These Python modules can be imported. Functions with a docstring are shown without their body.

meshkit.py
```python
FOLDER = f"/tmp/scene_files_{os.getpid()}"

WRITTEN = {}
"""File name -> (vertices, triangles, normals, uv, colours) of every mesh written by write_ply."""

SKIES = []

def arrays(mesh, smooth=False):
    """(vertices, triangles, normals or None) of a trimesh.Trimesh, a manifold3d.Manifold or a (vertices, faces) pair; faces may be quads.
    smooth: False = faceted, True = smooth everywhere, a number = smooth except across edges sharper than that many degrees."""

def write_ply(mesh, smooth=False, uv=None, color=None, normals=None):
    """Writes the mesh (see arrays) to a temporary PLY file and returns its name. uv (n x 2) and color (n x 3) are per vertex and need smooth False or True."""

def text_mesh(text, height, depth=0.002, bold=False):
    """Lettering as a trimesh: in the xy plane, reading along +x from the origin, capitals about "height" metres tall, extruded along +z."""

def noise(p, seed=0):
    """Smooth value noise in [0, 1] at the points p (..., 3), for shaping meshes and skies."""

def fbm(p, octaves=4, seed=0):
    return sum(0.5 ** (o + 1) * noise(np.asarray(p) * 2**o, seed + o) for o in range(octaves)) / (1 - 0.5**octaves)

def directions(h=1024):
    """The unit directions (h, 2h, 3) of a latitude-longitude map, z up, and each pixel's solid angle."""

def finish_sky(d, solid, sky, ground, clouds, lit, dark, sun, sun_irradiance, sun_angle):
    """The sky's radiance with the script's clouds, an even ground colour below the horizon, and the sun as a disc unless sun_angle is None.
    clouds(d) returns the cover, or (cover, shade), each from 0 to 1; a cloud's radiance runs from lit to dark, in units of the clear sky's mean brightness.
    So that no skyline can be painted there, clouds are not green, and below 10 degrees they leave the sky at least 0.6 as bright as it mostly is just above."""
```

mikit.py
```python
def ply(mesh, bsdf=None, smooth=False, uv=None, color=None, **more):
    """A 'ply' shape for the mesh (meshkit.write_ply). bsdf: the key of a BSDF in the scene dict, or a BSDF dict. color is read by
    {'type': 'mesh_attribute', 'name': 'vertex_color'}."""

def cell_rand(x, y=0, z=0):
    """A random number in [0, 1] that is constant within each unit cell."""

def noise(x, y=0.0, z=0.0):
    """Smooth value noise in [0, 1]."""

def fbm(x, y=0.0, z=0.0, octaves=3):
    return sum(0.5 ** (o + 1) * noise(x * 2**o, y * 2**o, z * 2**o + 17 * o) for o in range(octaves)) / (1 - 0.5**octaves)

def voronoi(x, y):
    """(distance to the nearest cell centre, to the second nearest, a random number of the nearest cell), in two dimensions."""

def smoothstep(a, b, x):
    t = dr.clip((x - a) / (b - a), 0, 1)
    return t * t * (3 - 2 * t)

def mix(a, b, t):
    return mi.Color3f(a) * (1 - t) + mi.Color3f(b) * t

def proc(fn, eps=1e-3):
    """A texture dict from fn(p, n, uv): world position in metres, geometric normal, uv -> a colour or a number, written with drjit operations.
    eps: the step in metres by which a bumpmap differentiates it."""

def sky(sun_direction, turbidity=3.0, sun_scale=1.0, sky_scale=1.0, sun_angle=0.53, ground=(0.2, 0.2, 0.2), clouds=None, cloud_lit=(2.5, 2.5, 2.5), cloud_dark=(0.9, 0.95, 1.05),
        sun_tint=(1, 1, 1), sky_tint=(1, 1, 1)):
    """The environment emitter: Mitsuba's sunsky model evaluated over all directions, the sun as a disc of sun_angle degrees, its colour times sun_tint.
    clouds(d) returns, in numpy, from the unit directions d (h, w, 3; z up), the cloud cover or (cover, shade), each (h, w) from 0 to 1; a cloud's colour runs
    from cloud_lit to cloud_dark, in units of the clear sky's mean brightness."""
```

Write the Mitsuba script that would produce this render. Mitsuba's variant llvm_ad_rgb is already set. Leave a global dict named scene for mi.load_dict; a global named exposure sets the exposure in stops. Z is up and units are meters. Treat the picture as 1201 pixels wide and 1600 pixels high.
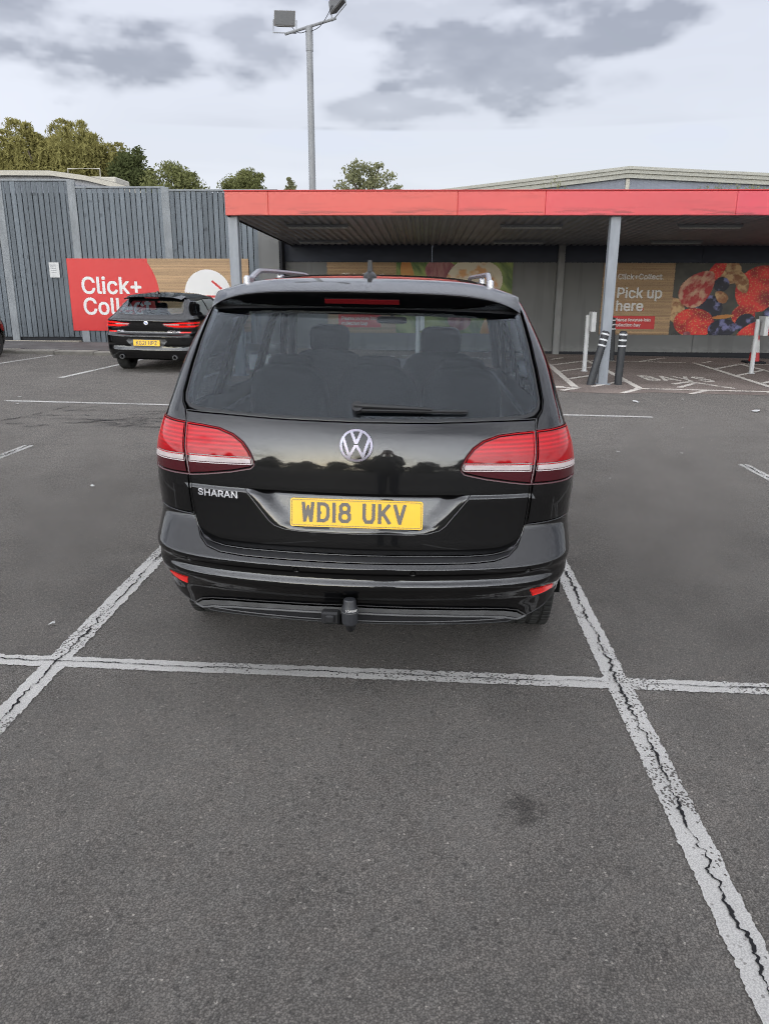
import math, numpy as np, trimesh, shapely, mitsuba as mi, drjit as dr
import shapely.geometry as sg
from shapely import affinity
import meshkit, mikit
from mikit import noise, fbm, voronoi, cell_rand, smoothstep, mix, proc
T = mi.ScalarTransform4f
scene, labels = {}, {}

# ---------------------------------------------------------------- camera, sky, exposure
H, TILT = 1.65, .0145                       # eye height; the car park falls gently to the right
pitch, yaw, roll = math.radians(16.403), math.radians(2.75), .004
fwd = np.array([-math.sin(yaw)*math.cos(pitch), math.cos(yaw)*math.cos(pitch), -math.sin(pitch)])
rgt = np.array([math.cos(yaw), math.sin(yaw), 0.]); upv = np.cross(rgt, fwd)
cam_up = math.cos(roll)*upv-math.sin(roll)*rgt
scene['camera'] = dict(type='perspective', fov=2*math.degrees(math.atan(600.5/1200)), fov_axis='x', near_clip=.05, far_clip=2000.,
                       to_world=T().look_at(origin=[0, 0, H], target=(np.array([0, 0, H])+fwd).tolist(), up=cam_up.tolist()))
SUN_AZ, SUN_EL = math.radians(190), math.radians(4.5)
sun_dir = [math.sin(SUN_AZ)*math.cos(SUN_EL), math.cos(SUN_AZ)*math.cos(SUN_EL), math.sin(SUN_EL)]

def clouds(d):
    """Evening sky: a pale veil of high haze all over and broken grey cloud below it."""
    x, y, z = d[..., 0], d[..., 1], np.maximum(d[..., 2], .0)
    az, el = np.degrees(np.arctan2(x, y)), np.degrees(np.arcsin(np.clip(d[..., 2], -1, 1)))
    q = np.stack([az/9., el/3.2, 0*az], -1)
    streak = meshkit.fbm(np.stack([az/16., el/1.1, 0*az], -1), 5, seed=29)-.5; wob = meshkit.fbm(q, 6, seed=3)-.5; wob2 = meshkit.fbm(q*3.1+7, 6, seed=11)-.5
    c = np.zeros_like(az)
    # (azimuth, elevation, half width, half height, density)
    for a, e, wa, we, k in [(-27., 14.2, 10., 3.2, .95), (-19.5, 14.4, 8.5, 2.7, 1.), (-13., 15.2, 5., 2.0, .85), (-30, 18, 9, 2.4, .8), (-16, 18., 10, 1.5, .65),
                            (4.5, 13.8, 6.5, 2.8, 1.), (9., 15.6, 6.5, 2.4, 1.), (2, 17., 8., 2., .6), (-1., 11.2, 5., 1.0, .75), (-5.5, 9.2, 5., .8, .75), (-1.0, 9.6, 4.2, 1.1, .8), (5., 9.6, 3., .6, .5),
                            (-4, 6.4, 7., .6, .6), (3.5, 5.7, 7., .5, .8), (12.5, 7.0, 3.4, .45, .9), (17., 8.8, 2.4, .9, .75), (13, 12.6, 2.4, .8, .5), (24.5, 9.2, 2., .6, .4), (21.8, 9.0, .8, .3, .5), (26, 14, 3, .8, .4), (-12.5, 8.2, 1.4, .35, .5),
                            (-45, 9, 9, 2, .7), (-60, 18, 14, 4, .8), (45, 12, 10, 2, .7), (70, 20, 14, 4, .8)]:
        rr = ((az-a)/wa)**2+((el-e)/we)**2
        c = np.maximum(c, k*np.clip((1.2-rr*.95+2.8*wob+2.0*wob2)*.95, 0, 1))
    far = np.clip((meshkit.fbm(np.stack([x/(z+.12), y/(z+.12), 0*x], -1)*.9+40, 5, seed=5)-.46)*3.2, 0, .9)
    aside = np.clip(np.maximum((np.abs(az)-32)/20, (el-19)/12), 0, 1)
    c = np.maximum(c, far*aside)
    c = np.maximum(c, np.clip(.9*streak+.4*wob-.02, 0, .35)*np.clip((24-el)/8, 0, 1)); c = c*(.25+.75*c)
    # brightness of the haze: brightest low in the west, where the sun has gone down behind the camera, and a little brighter overhead than in the east
    daz = np.abs((az-192+540) % 360-180)
    glow = np.exp(-(daz/55.)**2)*np.exp(-(np.clip(el-6, 0, None)/15.)**1.4)
    wide = np.exp(-(daz/72.)**2)*np.exp(-(np.clip(el-6, 0, None)/42.)**2)
    soft = meshkit.fbm(np.stack([az/14., el/5., 0*az], -1)+3, 4, seed=8)-.5
    b = .053+.110*np.clip((el-18)/50, 0, 1)+.016*soft+.26*wide+.66*glow
    b = b*(1-np.clip(c*(.74+.5*wob2), 0, .85))
    return .93-.38*glow, np.clip(1-b, 0, 1)

scene['sky'] = mikit.sky(sun_dir, turbidity=3, sun_scale=0.0, sky_scale=1.0, clouds=clouds, cloud_lit=(11.2, 11.4, 11.9), cloud_dark=(.410, .415, .485), sky_tint=(.72, 1.0, 1.6), ground=(.12, .12, .12))
exposure = 4.45

# ---------------------------------------------------------------- helpers
_names = {}
def numbered(name):
    n = _names.get(name, 0); _names[name] = n+1
    return name if n == 0 else f'{name}_{n:03d}'
def mat(key, d, two=True):
    scene[key] = {'type': 'twosided', 'bsdf': d} if two else d
    return key
def principled(col, rough=.6, spec=.5, **k):
    base = proc(col) if callable(col) else {'type': 'rgb', 'value': list(col)}
    rough = proc(rough) if callable(rough) else rough
    return {'type': 'principled', 'base_color': base, 'roughness': rough, 'specular': spec, **k}
def bump(d, fn, scale, eps=1e-3):
    return {'type': 'bumpmap', 'arbitrary': proc(fn, eps), 'scale': scale, 'bsdf': d}
def put(key, mesh, m, smooth=False, **k):
    scene[key] = mikit.ply(mesh, m, smooth, **k); return key
def thing(name, label, cat, group=None, kind=None):
    key = numbered(name); labels[key] = {'label': label, 'category': cat}
    if group: labels[key]['group'] = group
    if kind: labels[key]['kind'] = kind
    return key
def part(parent, name, mesh, m, smooth=False, label=None, kind=None, **k):
    key = numbered(parent+'__'+name)
    put(key, mesh, m, smooth, **k)
    if label or kind: labels[key] = {a: b for a, b in (('label', label), ('kind', kind)) if b}
    return key
def struct(name, mesh, m, smooth=False, label=None):
    key = numbered(name); put(key, mesh, m, smooth); labels[key] = {'label': label or name.replace('_', ' '), 'kind': 'structure'}
    return key
def cat(ms): return trimesh.util.concatenate([m for m in ms if m is not None and len(m.faces)])
def cbox(x0, x1, y0, y1, z0, z1, b=.006):
    """A box with chamfered edges."""
    b = min(b, .45*min(x1-x0, y1-y0, z1-z0)); p = []
    for i, X in enumerate((x0, x1)):
        for j, Y in enumerate((y0, y1)):
            for k, Z in enumerate((z0, z1)):
                s = (1-2*i, 1-2*j, 1-2*k)
                for a in range(3):
                    v = [X+s[0]*b, Y+s[1]*b, Z+s[2]*b]; v[a] = (X, Y, Z)[a]; p.append(v)
    return trimesh.convex.convex_hull(np.array(p))
def tube(pts, r, sides=10, cap=True):
    p = np.asarray(pts, float); t = np.gradient(p, axis=0); t /= np.linalg.norm(t, axis=1, keepdims=True)
    ref = np.array([0, 0, 1.]) if abs(t[:, 2]).max() < .95 else np.array([1., .3, 0])
    a = np.cross(t, ref); a /= np.linalg.norm(a, axis=1, keepdims=True); b = np.cross(t, a)
    an = np.arange(sides)*2*np.pi/sides; r = np.broadcast_to(r, (len(p),))
    v = (p[:, None]+r[:, None, None]*(np.cos(an)[None, :, None]*a[:, None]+np.sin(an)[None, :, None]*b[:, None])).reshape(-1, 3)
    f = []
    for i in range(len(p)-1):
        for j in range(sides):
            k = (j+1) % sides
            f += [[i*sides+j, i*sides+k, (i+1)*sides+k], [i*sides+j, (i+1)*sides+k, (i+1)*sides+j]]
    if cap:
        n = len(v); v = np.vstack([v, p[0], p[-1]])
        for j in range(sides):
            k = (j+1) % sides; f += [[n, k, j], [n+1, (len(p)-1)*sides+j, (len(p)-1)*sides+k]]
    return trimesh.Trimesh(v, f, process=False)
def lathe(prof, n=32, center=(0, 0, 0)):
    m = trimesh.creation.revolve(np.array(prof, float), sections=n); m.apply_translation(center); return m
def extrude(poly, depth):
    ms = [trimesh.creation.extrude_polygon(g, depth, engine='earcut') for g in getattr(poly, 'geoms', [poly]) if g.area > 1e-9]
    return cat(ms)
def to_wall(mesh, x, y, z):
    """A mesh drawn in the xy plane (extruded along +z) put upright, facing -y, its origin at (x, y, z)."""
    v = np.array(mesh.vertices); w = np.stack([v[:, 0]+x, y-v[:, 2], v[:, 1]+z], 1)
    return trimesh.Trimesh(w, mesh.faces, process=False)
def gz(x): return -TILT*np.asarray(x, float)
def sheet(poly, dz, seg=None):
    """A flat outline on the ground as a mesh lying dz above it."""
    out = []
    for g in getattr(poly, 'geoms', [poly]):
        if g.geom_type != 'Polygon' or g.area < 1e-7: continue
        v, f = trimesh.creation.triangulate_polygon(g, engine='earcut')
        out.append(trimesh.Trimesh(np.column_stack([v, gz(v[:, 0])+dz]), f, process=False))
    m = cat(out); n = m.face_normals[:, 2]
    m.faces[n < 0] = m.faces[n < 0][:, ::-1]
    return m
rng = np.random.default_rng(7)

# ---------------------------------------------------------------- materials of the setting
def asphalt_col(p, n, uv):
    d1, d2, r = voronoi(p.x*190, p.y*190)
    d3, d4, r2 = voronoi(p.x*60+7, p.y*60)
    big = fbm(p.x*.55, p.y*.8, 0, 4); mid = fbm(p.x*5, p.y*5, 2, 3)
    v = .070+.092*r*r+.03*(mid-.5)
    v = dr.select((r2 > .93) & (d3 < .26), v+.13*r, v)                         # pale stones
    v = v*(1-.50*smoothstep(.34, .66, d1)); d5, d6, r3 = voronoi(p.x*47+3, p.y*47+9); v = v*(1-.38*smoothstep(.80, .97, r3)*smoothstep(.5, .2, d5))                                    # binder between the stones
    v = v*(.89+.22*big)
    st = smoothstep(.62, .80, fbm(p.x*1.3+11, p.y*1.1+4, 3, 4)); v = v*(1-.07*st)
    oil = dr.exp(-(dr.square((p.x-.36)/.085)+dr.square((p.y-2.17)/.11)))*(0.4+fbm(p.x*30, p.y*30, 0, 2))   # oil drip
    trk = noise(p.x*1.6, p.y*.12); v = v*(1-.06*smoothstep(.55, .8, trk)); patch = smoothstep(.60, .72, fbm(p.x*2.6+3, p.y*2.2, 5, 5)); v = v*(1-.07*patch)
    v = v*(1-.46*smoothstep(.30, .85, oil*(.35+1.3*fbm(p.x*26, p.y*26, 6, 4))))
    warm = fbm(p.x*20, p.y*20, 9, 2); v = v*(1.12+.40*smoothstep(3.2, 9., p.y))  # lane paler with distance: dust, plus grazing sky reflection put into the colour
    return mi.Color3f(v*(1.04+.06*warm), v*(.975+.02*warm), v*.890)
def asphalt_bump(p, n, uv):
    d1, d2, r = voronoi(p.x*190, p.y*190)
    return (r*.6+.6)*(1-smoothstep(.15, .6, d1))
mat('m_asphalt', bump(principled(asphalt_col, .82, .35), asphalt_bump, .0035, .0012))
def bay_col(p, n, uv):
    d1, d2, r = voronoi(p.x*60, p.y*60)
    big = fbm(p.x*.9, p.y*1.3, 0, 4); v = (.075+.07*r)*(.65+.7*big)
    return mi.Color3f(v*1.20, v*.98, v*.86)
mat('m_bay', principled(bay_col, .9, .3))
def paint_line(p, n, uv):
    d1, d2, r = voronoi(p.x*190, p.y*190); d3, d4, r2 = voronoi(p.x*110+5, p.y*110)
    wear = fbm(p.x*4, p.y*4, 0, 4); lim = .965-.50*smoothstep(.42, .80, wear)
    k = smoothstep(lim, lim+.06, r2)*smoothstep(.62, .42, d3)
    d = .37+.07*r+.06*(fbm(p.x*2, p.y*2, 1)-.5); d = d*(1-.22*smoothstep(.35, .62, d1)); g_ = smoothstep(.45, .75, fbm(p.x*1.3+9, p.y*1.3, 2, 4)); d = d*(1-.16*g_)
    return mix(mi.Color3f(d, d*.975, d*.925), mi.Color3f(.068, .063, .058), k)
mat('m_line', bump(principled(paint_line, .75, .4), asphalt_bump, .002, .0012))
def paint_worn(p, n, uv):
    wear = fbm(p.x*9, p.y*9, 0, 4); k = smoothstep(.60, .90, wear)
    return mix((.42, .39, .35), (.08, .07, .065), k)
mat('m_line_worn', principled(paint_worn, .8, .3))
mat('m_crack', principled((.016, .016, .017), .95, .1))
def conc(p, n, uv):
    v = .125+.08*(fbm(p.x*6, p.y*6, p.z*9, 4)-.3); d = noise(p.x*120, p.y*120, p.z*120)
    return mi.Color3f(v*(1.05+.1*d), v*(.98+.1*d), v*(.86+.1*d))
mat('m_kerb', principled(conc, .9, .3))
mat('m_pavement', principled(lambda p, n, uv: mi.Color3f(.062)*(.6+.7*fbm(p.x*3, p.y*3, 0, 4))+mi.Color3f(.012, .008, .006), .9, .3))
def plank(seed, base):
    def f(p, n, uv):
        g = fbm(p.x*60+seed*31, seed*7.3, p.z*1.6, 4); s = fbm(p.x*9+seed*5, p.y, p.z*.7+seed, 3)
        kn = noise(p.x*17+seed, seed, p.z*6.0); low_tone = smoothstep(1.3, .25, p.z)
        v = base*(.70+.34*g+.30*(s-.3))*(1-.35*smoothstep(.84, .93, kn))*(1-.18*low_tone)  # boards get a little darker towards the bottom
        return mi.Color3f(v*.88, v*1.0, v*1.10)
    return f
for i in range(4):
    mat(f'm_plank_{i}', principled(plank(i, .118+.013*i), .75, .35))
mat('m_post', principled(lambda p, n, uv: mi.Color3f(.175, .187, .195)*(.75+.5*fbm(p.x*8, p.y*8, p.z*3, 4)), .6, .4))
mat('m_dark', principled((.02, .021, .024), .8, .3))
mat('m_sleeper', principled(lambda p, n, uv: mi.Color3f(.22, .20, .165)*(.55+.8*fbm(p.x*4, p.y*4, p.z*12, 4)), .85, .3))
def wallc(p, n, uv):
    v = .128*(.86+.28*fbm(p.x*1.2, p.y, p.z*1.2, 4)); foot = smoothstep(.30, .0, p.z)*fbm(p.x*9, 0, p.z*14, 3)
    st = smoothstep(.58, .75, fbm(p.x*7, 3, p.z*.5, 3))
    v = v*(1-.12*st)*(1+.5*foot)
    return mi.Color3f(v*1.0, v*1.0, v*.97)
mat('m_wall', principled(wallc, .7, .35))
mat('m_wallpost', principled(lambda p, n, uv: mi.Color3f(.175, .175, .17)*(.8+.4*fbm(p.x*9, p.y*9, p.z*3, 3)), .55, .4))
mat('m_steelpost', principled(lambda p, n, uv: mi.Color3f(.20, .215, .235)*(.8+.4*fbm(p.x*14, p.y*14, p.z*2.5, 4)), .42, .5))
mat('m_soffit', principled(lambda p, n, uv: mi.Color3f(.16, .165, .18)*(.72+.55*fbm(p.x*3, p.y*1.2, p.z, 4)), .45, .45))
mat('m_light', principled((.16, .17, .18), .5, .4))
mat('m_lightlens', principled((.30, .31, .30), .35, .5))
def fascia(base):
    def f(p, n, uv):
        s = fbm(p.x*1.1, 0, p.z*9+5, 4); low = smoothstep(2.98, 2.83, p.z); d = fbm(p.x*2.4, 2, p.z*22, 4)
        k = smoothstep(.48, .70, d)*low*.55+.10*smoothstep(.55, .8, s)
        return mi.Color3f(base)*(.90+.20*fbm(p.x*.7, 0, p.z*2, 3))*(1-k)+mi.Color3f(.10, .014, .014)*k
    return f
for i, c in enumerate([(.48, .066, .048), (.48, .062, .048), (.48, .054, .050), (.48, .047, .054), (.48, .040, .060), (.48, .036, .064)]):  # panel colours drift coral to pink: fading plus a reflected tint painted in
    mat(f'm_fascia_{i}', principled(fascia(c), .38, .5))
mat('m_galv', principled(lambda p, n, uv: mi.Color3f(.20, .205, .21)*(.8+.4*fbm(p.x*6, p.y*6, p.z*1.5, 4)), .5, .5))
mat('m_lampcase', principled((.085, .08, .072), .5, .5))
mat('m_glasslamp', principled((.07, .07, .068), .15, .5))
mat('m_white', principled(lambda p, n, uv: mi.Color3f(.46, .46, .45)*(.86+.22*fbm(p.x*25, p.y*25, p.z*9, 3)), .55, .4))
mat('m_whiteprint', principled((.56, .55, .53), .5, .4))
mat('m_redprint', principled(lambda p, n, uv: mi.Color3f(.46, .022, .020)*(.92+.14*fbm(p.x*.8, 0, p.z*.8, 3)), .45, .45))
mat('m_redband', principled((.38, .02, .02), .5, .45))
def slats(p, n, uv):
    t = p.z*26.; row = dr.floor(t); f = t-row
    g = fbm(p.x*2.2+row*3.1, row, p.z*60, 4); tone = .85+.3*cell_rand(row, 3, 1)
    line = smoothstep(.0, .10, f)*smoothstep(1.0, .86, f)
    return mi.Color3f(.335, .215, .115)*(tone*(.72+.5*g)*(.55+.45*line))
mat('m_slats', principled(slats, .55, .4))

# ---------------------------------------------------------------- ground
g = 420.
gx, gy = np.meshgrid(np.linspace(-g, g, 43), np.linspace(-g, g, 43)); gv = np.column_stack([gx.ravel(), gy.ravel(), gz(gx.ravel())])
ii = np.arange(42*43).reshape(42, 43)[:, :42].ravel()
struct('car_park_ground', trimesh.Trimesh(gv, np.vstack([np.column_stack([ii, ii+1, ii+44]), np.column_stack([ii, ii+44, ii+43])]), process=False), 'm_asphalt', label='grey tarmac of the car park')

def rough_band(a, b, w, seed, amp=.006, step=.006):
    """A painted stripe from a to b with slightly ragged edges."""
    a, b = np.array(a, float), np.array(b, float); L = np.linalg.norm(b-a); n = max(2, int(L/step)); t = np.linspace(0, 1, n)
    d = (b-a)/L; nn = np.array([-d[1], d[0]]); q = np.column_stack([t*L*45, 0*t, 0*t])
    e1 = w/2+amp*2*(meshkit.fbm(q+seed*13.7, 3, seed)-.5); e2 = w/2+amp*2*(meshkit.fbm(q+seed*7.1+50, 3, seed+1)-.5)
    qh = np.column_stack([t*L*170, 0*t, 0*t]); e1 = e1+.011*(meshkit.fbm(qh+seed*3.1, 2, seed+2)-.5); e2 = e2+.011*(meshkit.fbm(qh+seed*9.7+20, 2, seed+3)-.5)
    c = a+np.outer(t*L, d)
    return sg.Polygon(np.vstack([c+e1[:, None]*nn, (c-e2[:, None]*nn)[::-1]])).buffer(0)
def crack_poly(pts, w, seed, wander=.02, step=.005):
    """A thin broken line that wanders about the polyline pts."""
    pts = np.asarray(pts, float); s = np.concatenate([[0], np.cumsum(np.linalg.norm(np.diff(pts, axis=0), axis=1))]); n = int(s[-1]/step)
    t = np.linspace(0, s[-1], n); c = np.column_stack([np.interp(t, s, pts[:, 0]), np.interp(t, s, pts[:, 1])])
    d = np.gradient(c, axis=0); d /= np.linalg.norm(d, axis=1, keepdims=True); nn = np.column_stack([-d[:, 1], d[:, 0]])
    q = np.column_stack([t, 0*t, 0*t])
    off = wander*2*(meshkit.fbm(q*9+seed*3.3, 4, seed)-.5)+wander*.8*(meshkit.fbm(q*45+seed, 2, seed+4)-.5)+wander*.42*(meshkit.fbm(q*130+seed, 2, seed+6)-.5)
    wd = w*np.clip(.10+1.5*meshkit.fbm(q*11+seed*5, 3, seed+9)-.30+.8*(meshkit.fbm(q*110+seed, 2, seed+8)-.5), .10, 1.5)
    c = c+off[:, None]*nn
    return sg.Polygon(np.vstack([c+wd[:, None]/2*nn, (c-wd[:, None]/2*nn)[::-1]])).buffer(0)

WID = .105
lines = [rough_band((-1.59, -1.5), (-1.64, 7.6), WID, 1, .011), rough_band((.87, -1.5), (.885, 7.6), WID, 2, .011), rough_band((-5.2, 3.03), (4.2, 3.06), WID*.92, 3, .010),
         rough_band((-4.11, 2.9), (-4.03, 7.6), WID, 5), rough_band((3.34, 2.9), (3.21, 7.66), WID, 6)]
struct('bay_marking', sheet(shapely.union_all(lines), .004), 'm_line', label='worn white lines of the parking bays')
far = [rough_band((-5.84, 10.5), (3.13, 10.53), .10, 7), rough_band((-8.62, 13.9), (-8.32, 17.2), .10, 8), rough_band((-6.3, 13.2), (-6.1, 17.2), .10, 9),
       rough_band((-3.95, 13.2), (-3.75, 17.2), .10, 10)]
struct('bay_marking', sheet(shapely.union_all(far), .004), 'm_line', label='white lines of the bays by the fence and across the lane')
cr = [crack_poly([(-1.59, -.5), (-1.63, 7.6)], .011, 1, .026), crack_poly([(.875, -.5), (.888, 7.6)], .0125, 2, .03), crack_poly([(-5.2, 3.03), (4.2, 3.06)], .008, 3, .014),
      crack_poly([(-4.11, 3.), (-4.03, 7.6)], .016, 5), crack_poly([(3.33, 3.), (3.21, 7.65)], .018, 6)]
r2 = np.random.default_rng(5)
for k in range(48):                                                        # crazed patch on the left of the lane
    a = np.array([-4.9+r2.random()*3.0, 8.7+1.2*r2.random()]); th = r2.choice([.15, -.35, 1.1, .5])+r2.normal()*.25; L = .25+r2.random()*.7
    cr.append(crack_poly([a, a+L*np.array([math.cos(th), .6*math.sin(th)])], (.010+.017*r2.random()), 20+k, .06))
cr += [crack_poly([(-5.2, 8.7), (-4.9, 9.3), (-4.75, 10.2)], .022, 71, .05), crack_poly([(-4.0, 9.05), (-2.6, 9.75)], .028, 72, .06), crack_poly([(-4.6, 8.6), (-3.4, 9.5)], .024, 73, .07), crack_poly([(-4.02, 7.6), (-2.5, 7.9)], .007, 74, .03), crack_poly([(-7, 12.2), (-4.2, 11.7)], .014, 75, .06)]
struct('tarmac_cracks', sheet(shapely.union_all(cr), .0075), 'm_crack', label='dark cracks in the tarmac and along the white lines')

# the collection bays under the canopy
struct('collection_bay_floor', sheet(sg.Polygon([(-3.5, 13.25), (1.9, 13.25), (2.5, 12.95), (3.3, 12.92), (3.9, 13.2), (5.2, 13.18), (12.5, 13.3), (12.5, 20.9), (-3.5, 20.9)]), .004), 'm_bay', label='brownish tarmac of the collection bays')
bl = []
for dx in (-3.6, 0, 3.62):
    for a, b, w in [((3.69, 13.66), (6.08, 13.66), .10), ((2.83, 17.39), (2.67, 13.56), .10), ((2.67, 13.56), (2.30, 13.56), .09), ((3.91, 16.68), (3.80, 13.66), .10), ((3.95, 19.0), (3.91, 16.68), .09), ((2.87, 19.0), (2.83, 17.39), .09),
                    ((3.33, 12.98), (3.76, 13.62), .09), ((2.35, 13.14), (2.75, 13.6), .09), ((4.05, 19.0), (6.31, 19.0), .09), ((2.87, 17.6), (3.83, 18.8), .08), ((2.83, 16.26), (3.85, 17.5), .08), ((2.81, 14.95), (3.82, 16.2), .08), ((3.0, 13.8), (3.80, 14.8), .08),
                    ((5.22, 19.05), (6.19, 20.27), .07), ((3.1, 19.05), (3.5, 19.6), .07)]:
        bl.append(rough_band(np.add(a, (dx, 0)), np.add(b, (dx, 0)), w*1.2, 40+len(bl), .012, .03))
bl += [rough_band((4.47, 13.08), (4.92, 13.62), .09, 150, .012), rough_band((4.60, 14.45), (5.08, 14.95), .10, 151, .012), rough_band((4.55, 13.95), (5.05, 14.65), .10, 152, .012), rough_band((5.07, 14.89), (5.54, 14.0), .12, 153, .012)]
tx = meshkit.text_mesh('BAYS', .80, .001, True); v = np.array(tx.vertices); sx = 1.30/np.ptp(v[:, 0]); v[:, 0] = (v[:, 0]-v[:, 0].min())*sx+4.30; v[:, 1] = v[:, 1]+15.0
tx = trimesh.Trimesh(np.column_stack([v[:, 0], v[:, 1], gz(v[:, 0])+.008+v[:, 2]]), tx.faces, process=False)
struct('collection_bay_marking', cat([sheet(shapely.union_all([b for b in bl]), .008), tx]), 'm_line_worn', label='worn pale hatching and lettering of the collection bays')

# kerb and pavement by the fence
KF = 17.42
kx = np.arange(-14.8, -3.6, .915)
kroot = thing('kerb', 'pale concrete kerb in front of the grey timber fence', 'kerb')
labels[kroot]['kind'] = 'structure'; labels[kroot].pop('category')
for x in kx:
    z = float(gz(x+.45)); part(kroot, 'stone', cbox(x+.004, x+.911, KF+rng.normal()*.004, KF+.36, z-.1, z+.085+rng.normal()*.003, .02), 'm_kerb')
struct('pavement', sheet(sg.box(-14.8, KF+.36, -3.6, 21.), .083), 'm_pavement', label='strip of dark pavement between kerb and fence')

# ---------------------------------------------------------------- timber fence
FY, WY = 20.3, 20.79
fence = thing('timber_fence', 'tall grey vertical board fence stepping down towards the red canopy', 'fence')
def fence_top(x): return (4.18 if x < -8.84 else 4.01 if x < -6.47 else 3.94)
x = -15.0; i = 0
while x < -3.72:
    w = .112+.012*rng.random(); base = .33 if x < -8.95 else .19
    if x < -4.25:
        z0 = base+.004*rng.normal(); z1 = fence_top(x)+.006*rng.normal()
        part(fence, 'board', cbox(x, x+w, FY-.012+.006*rng.normal(), FY+.018, z0, z1-.05, .005), f'm_plank_{rng.integers(4)}')
    x += w+.021; i += 1
part(fence, 'panel', cbox(-4.245, -3.66, FY-.015, FY+.02, .18, 3.93, .006), 'm_wall')
part(fence, 'end_board', cbox(-3.70, -3.60, FY+.021, WY+.02, .15, 3.9, .005), 'm_dark')
part(fence, 'backing', cbox(-15.0, -3.71, FY+.03, FY+.10, .22, 3.86, .006), 'm_dark')
for px in (-13.0, -10.72, -8.84, -6.47):
    part(fence, 'post', cbox(px-.10, px+.10, FY-.035, FY-.014, .20, fence_top(px-.2)-.02, .006), 'm_post')
for a, b in ((-15.0, -8.86), (-8.86, -6.48), (-6.48, -3.66)):
    part(fence, 'coping', cbox(a+.004, b, FY-.03, FY+.12, fence_top(b-.1)-.045, fence_top(b-.1), .008), 'm_post')
for a, b in ((-15.0, -12.2), (-12.19, -8.95)):
    part(fence, 'sleeper', cbox(a, b, FY-.24, FY-.05, .15, .245, .012), 'm_sleeper')
pap = thing('notice_sheet', 'small white paper notice fixed to the grey fence boards', 'notice')
part(pap, 'sheet', cbox(-9.62, -9.36, FY-.046, FY-.040, 1.83, 2.20, .002), 'm_white')
for k in range(6): part(pap, 'text_line', cbox(-9.585, -9.40-.05*rng.random(), FY-.0485, FY-.0462, 2.13-.045*k, 2.142-.045*k, .0005), 'm_light') if k < 5 else None

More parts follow.
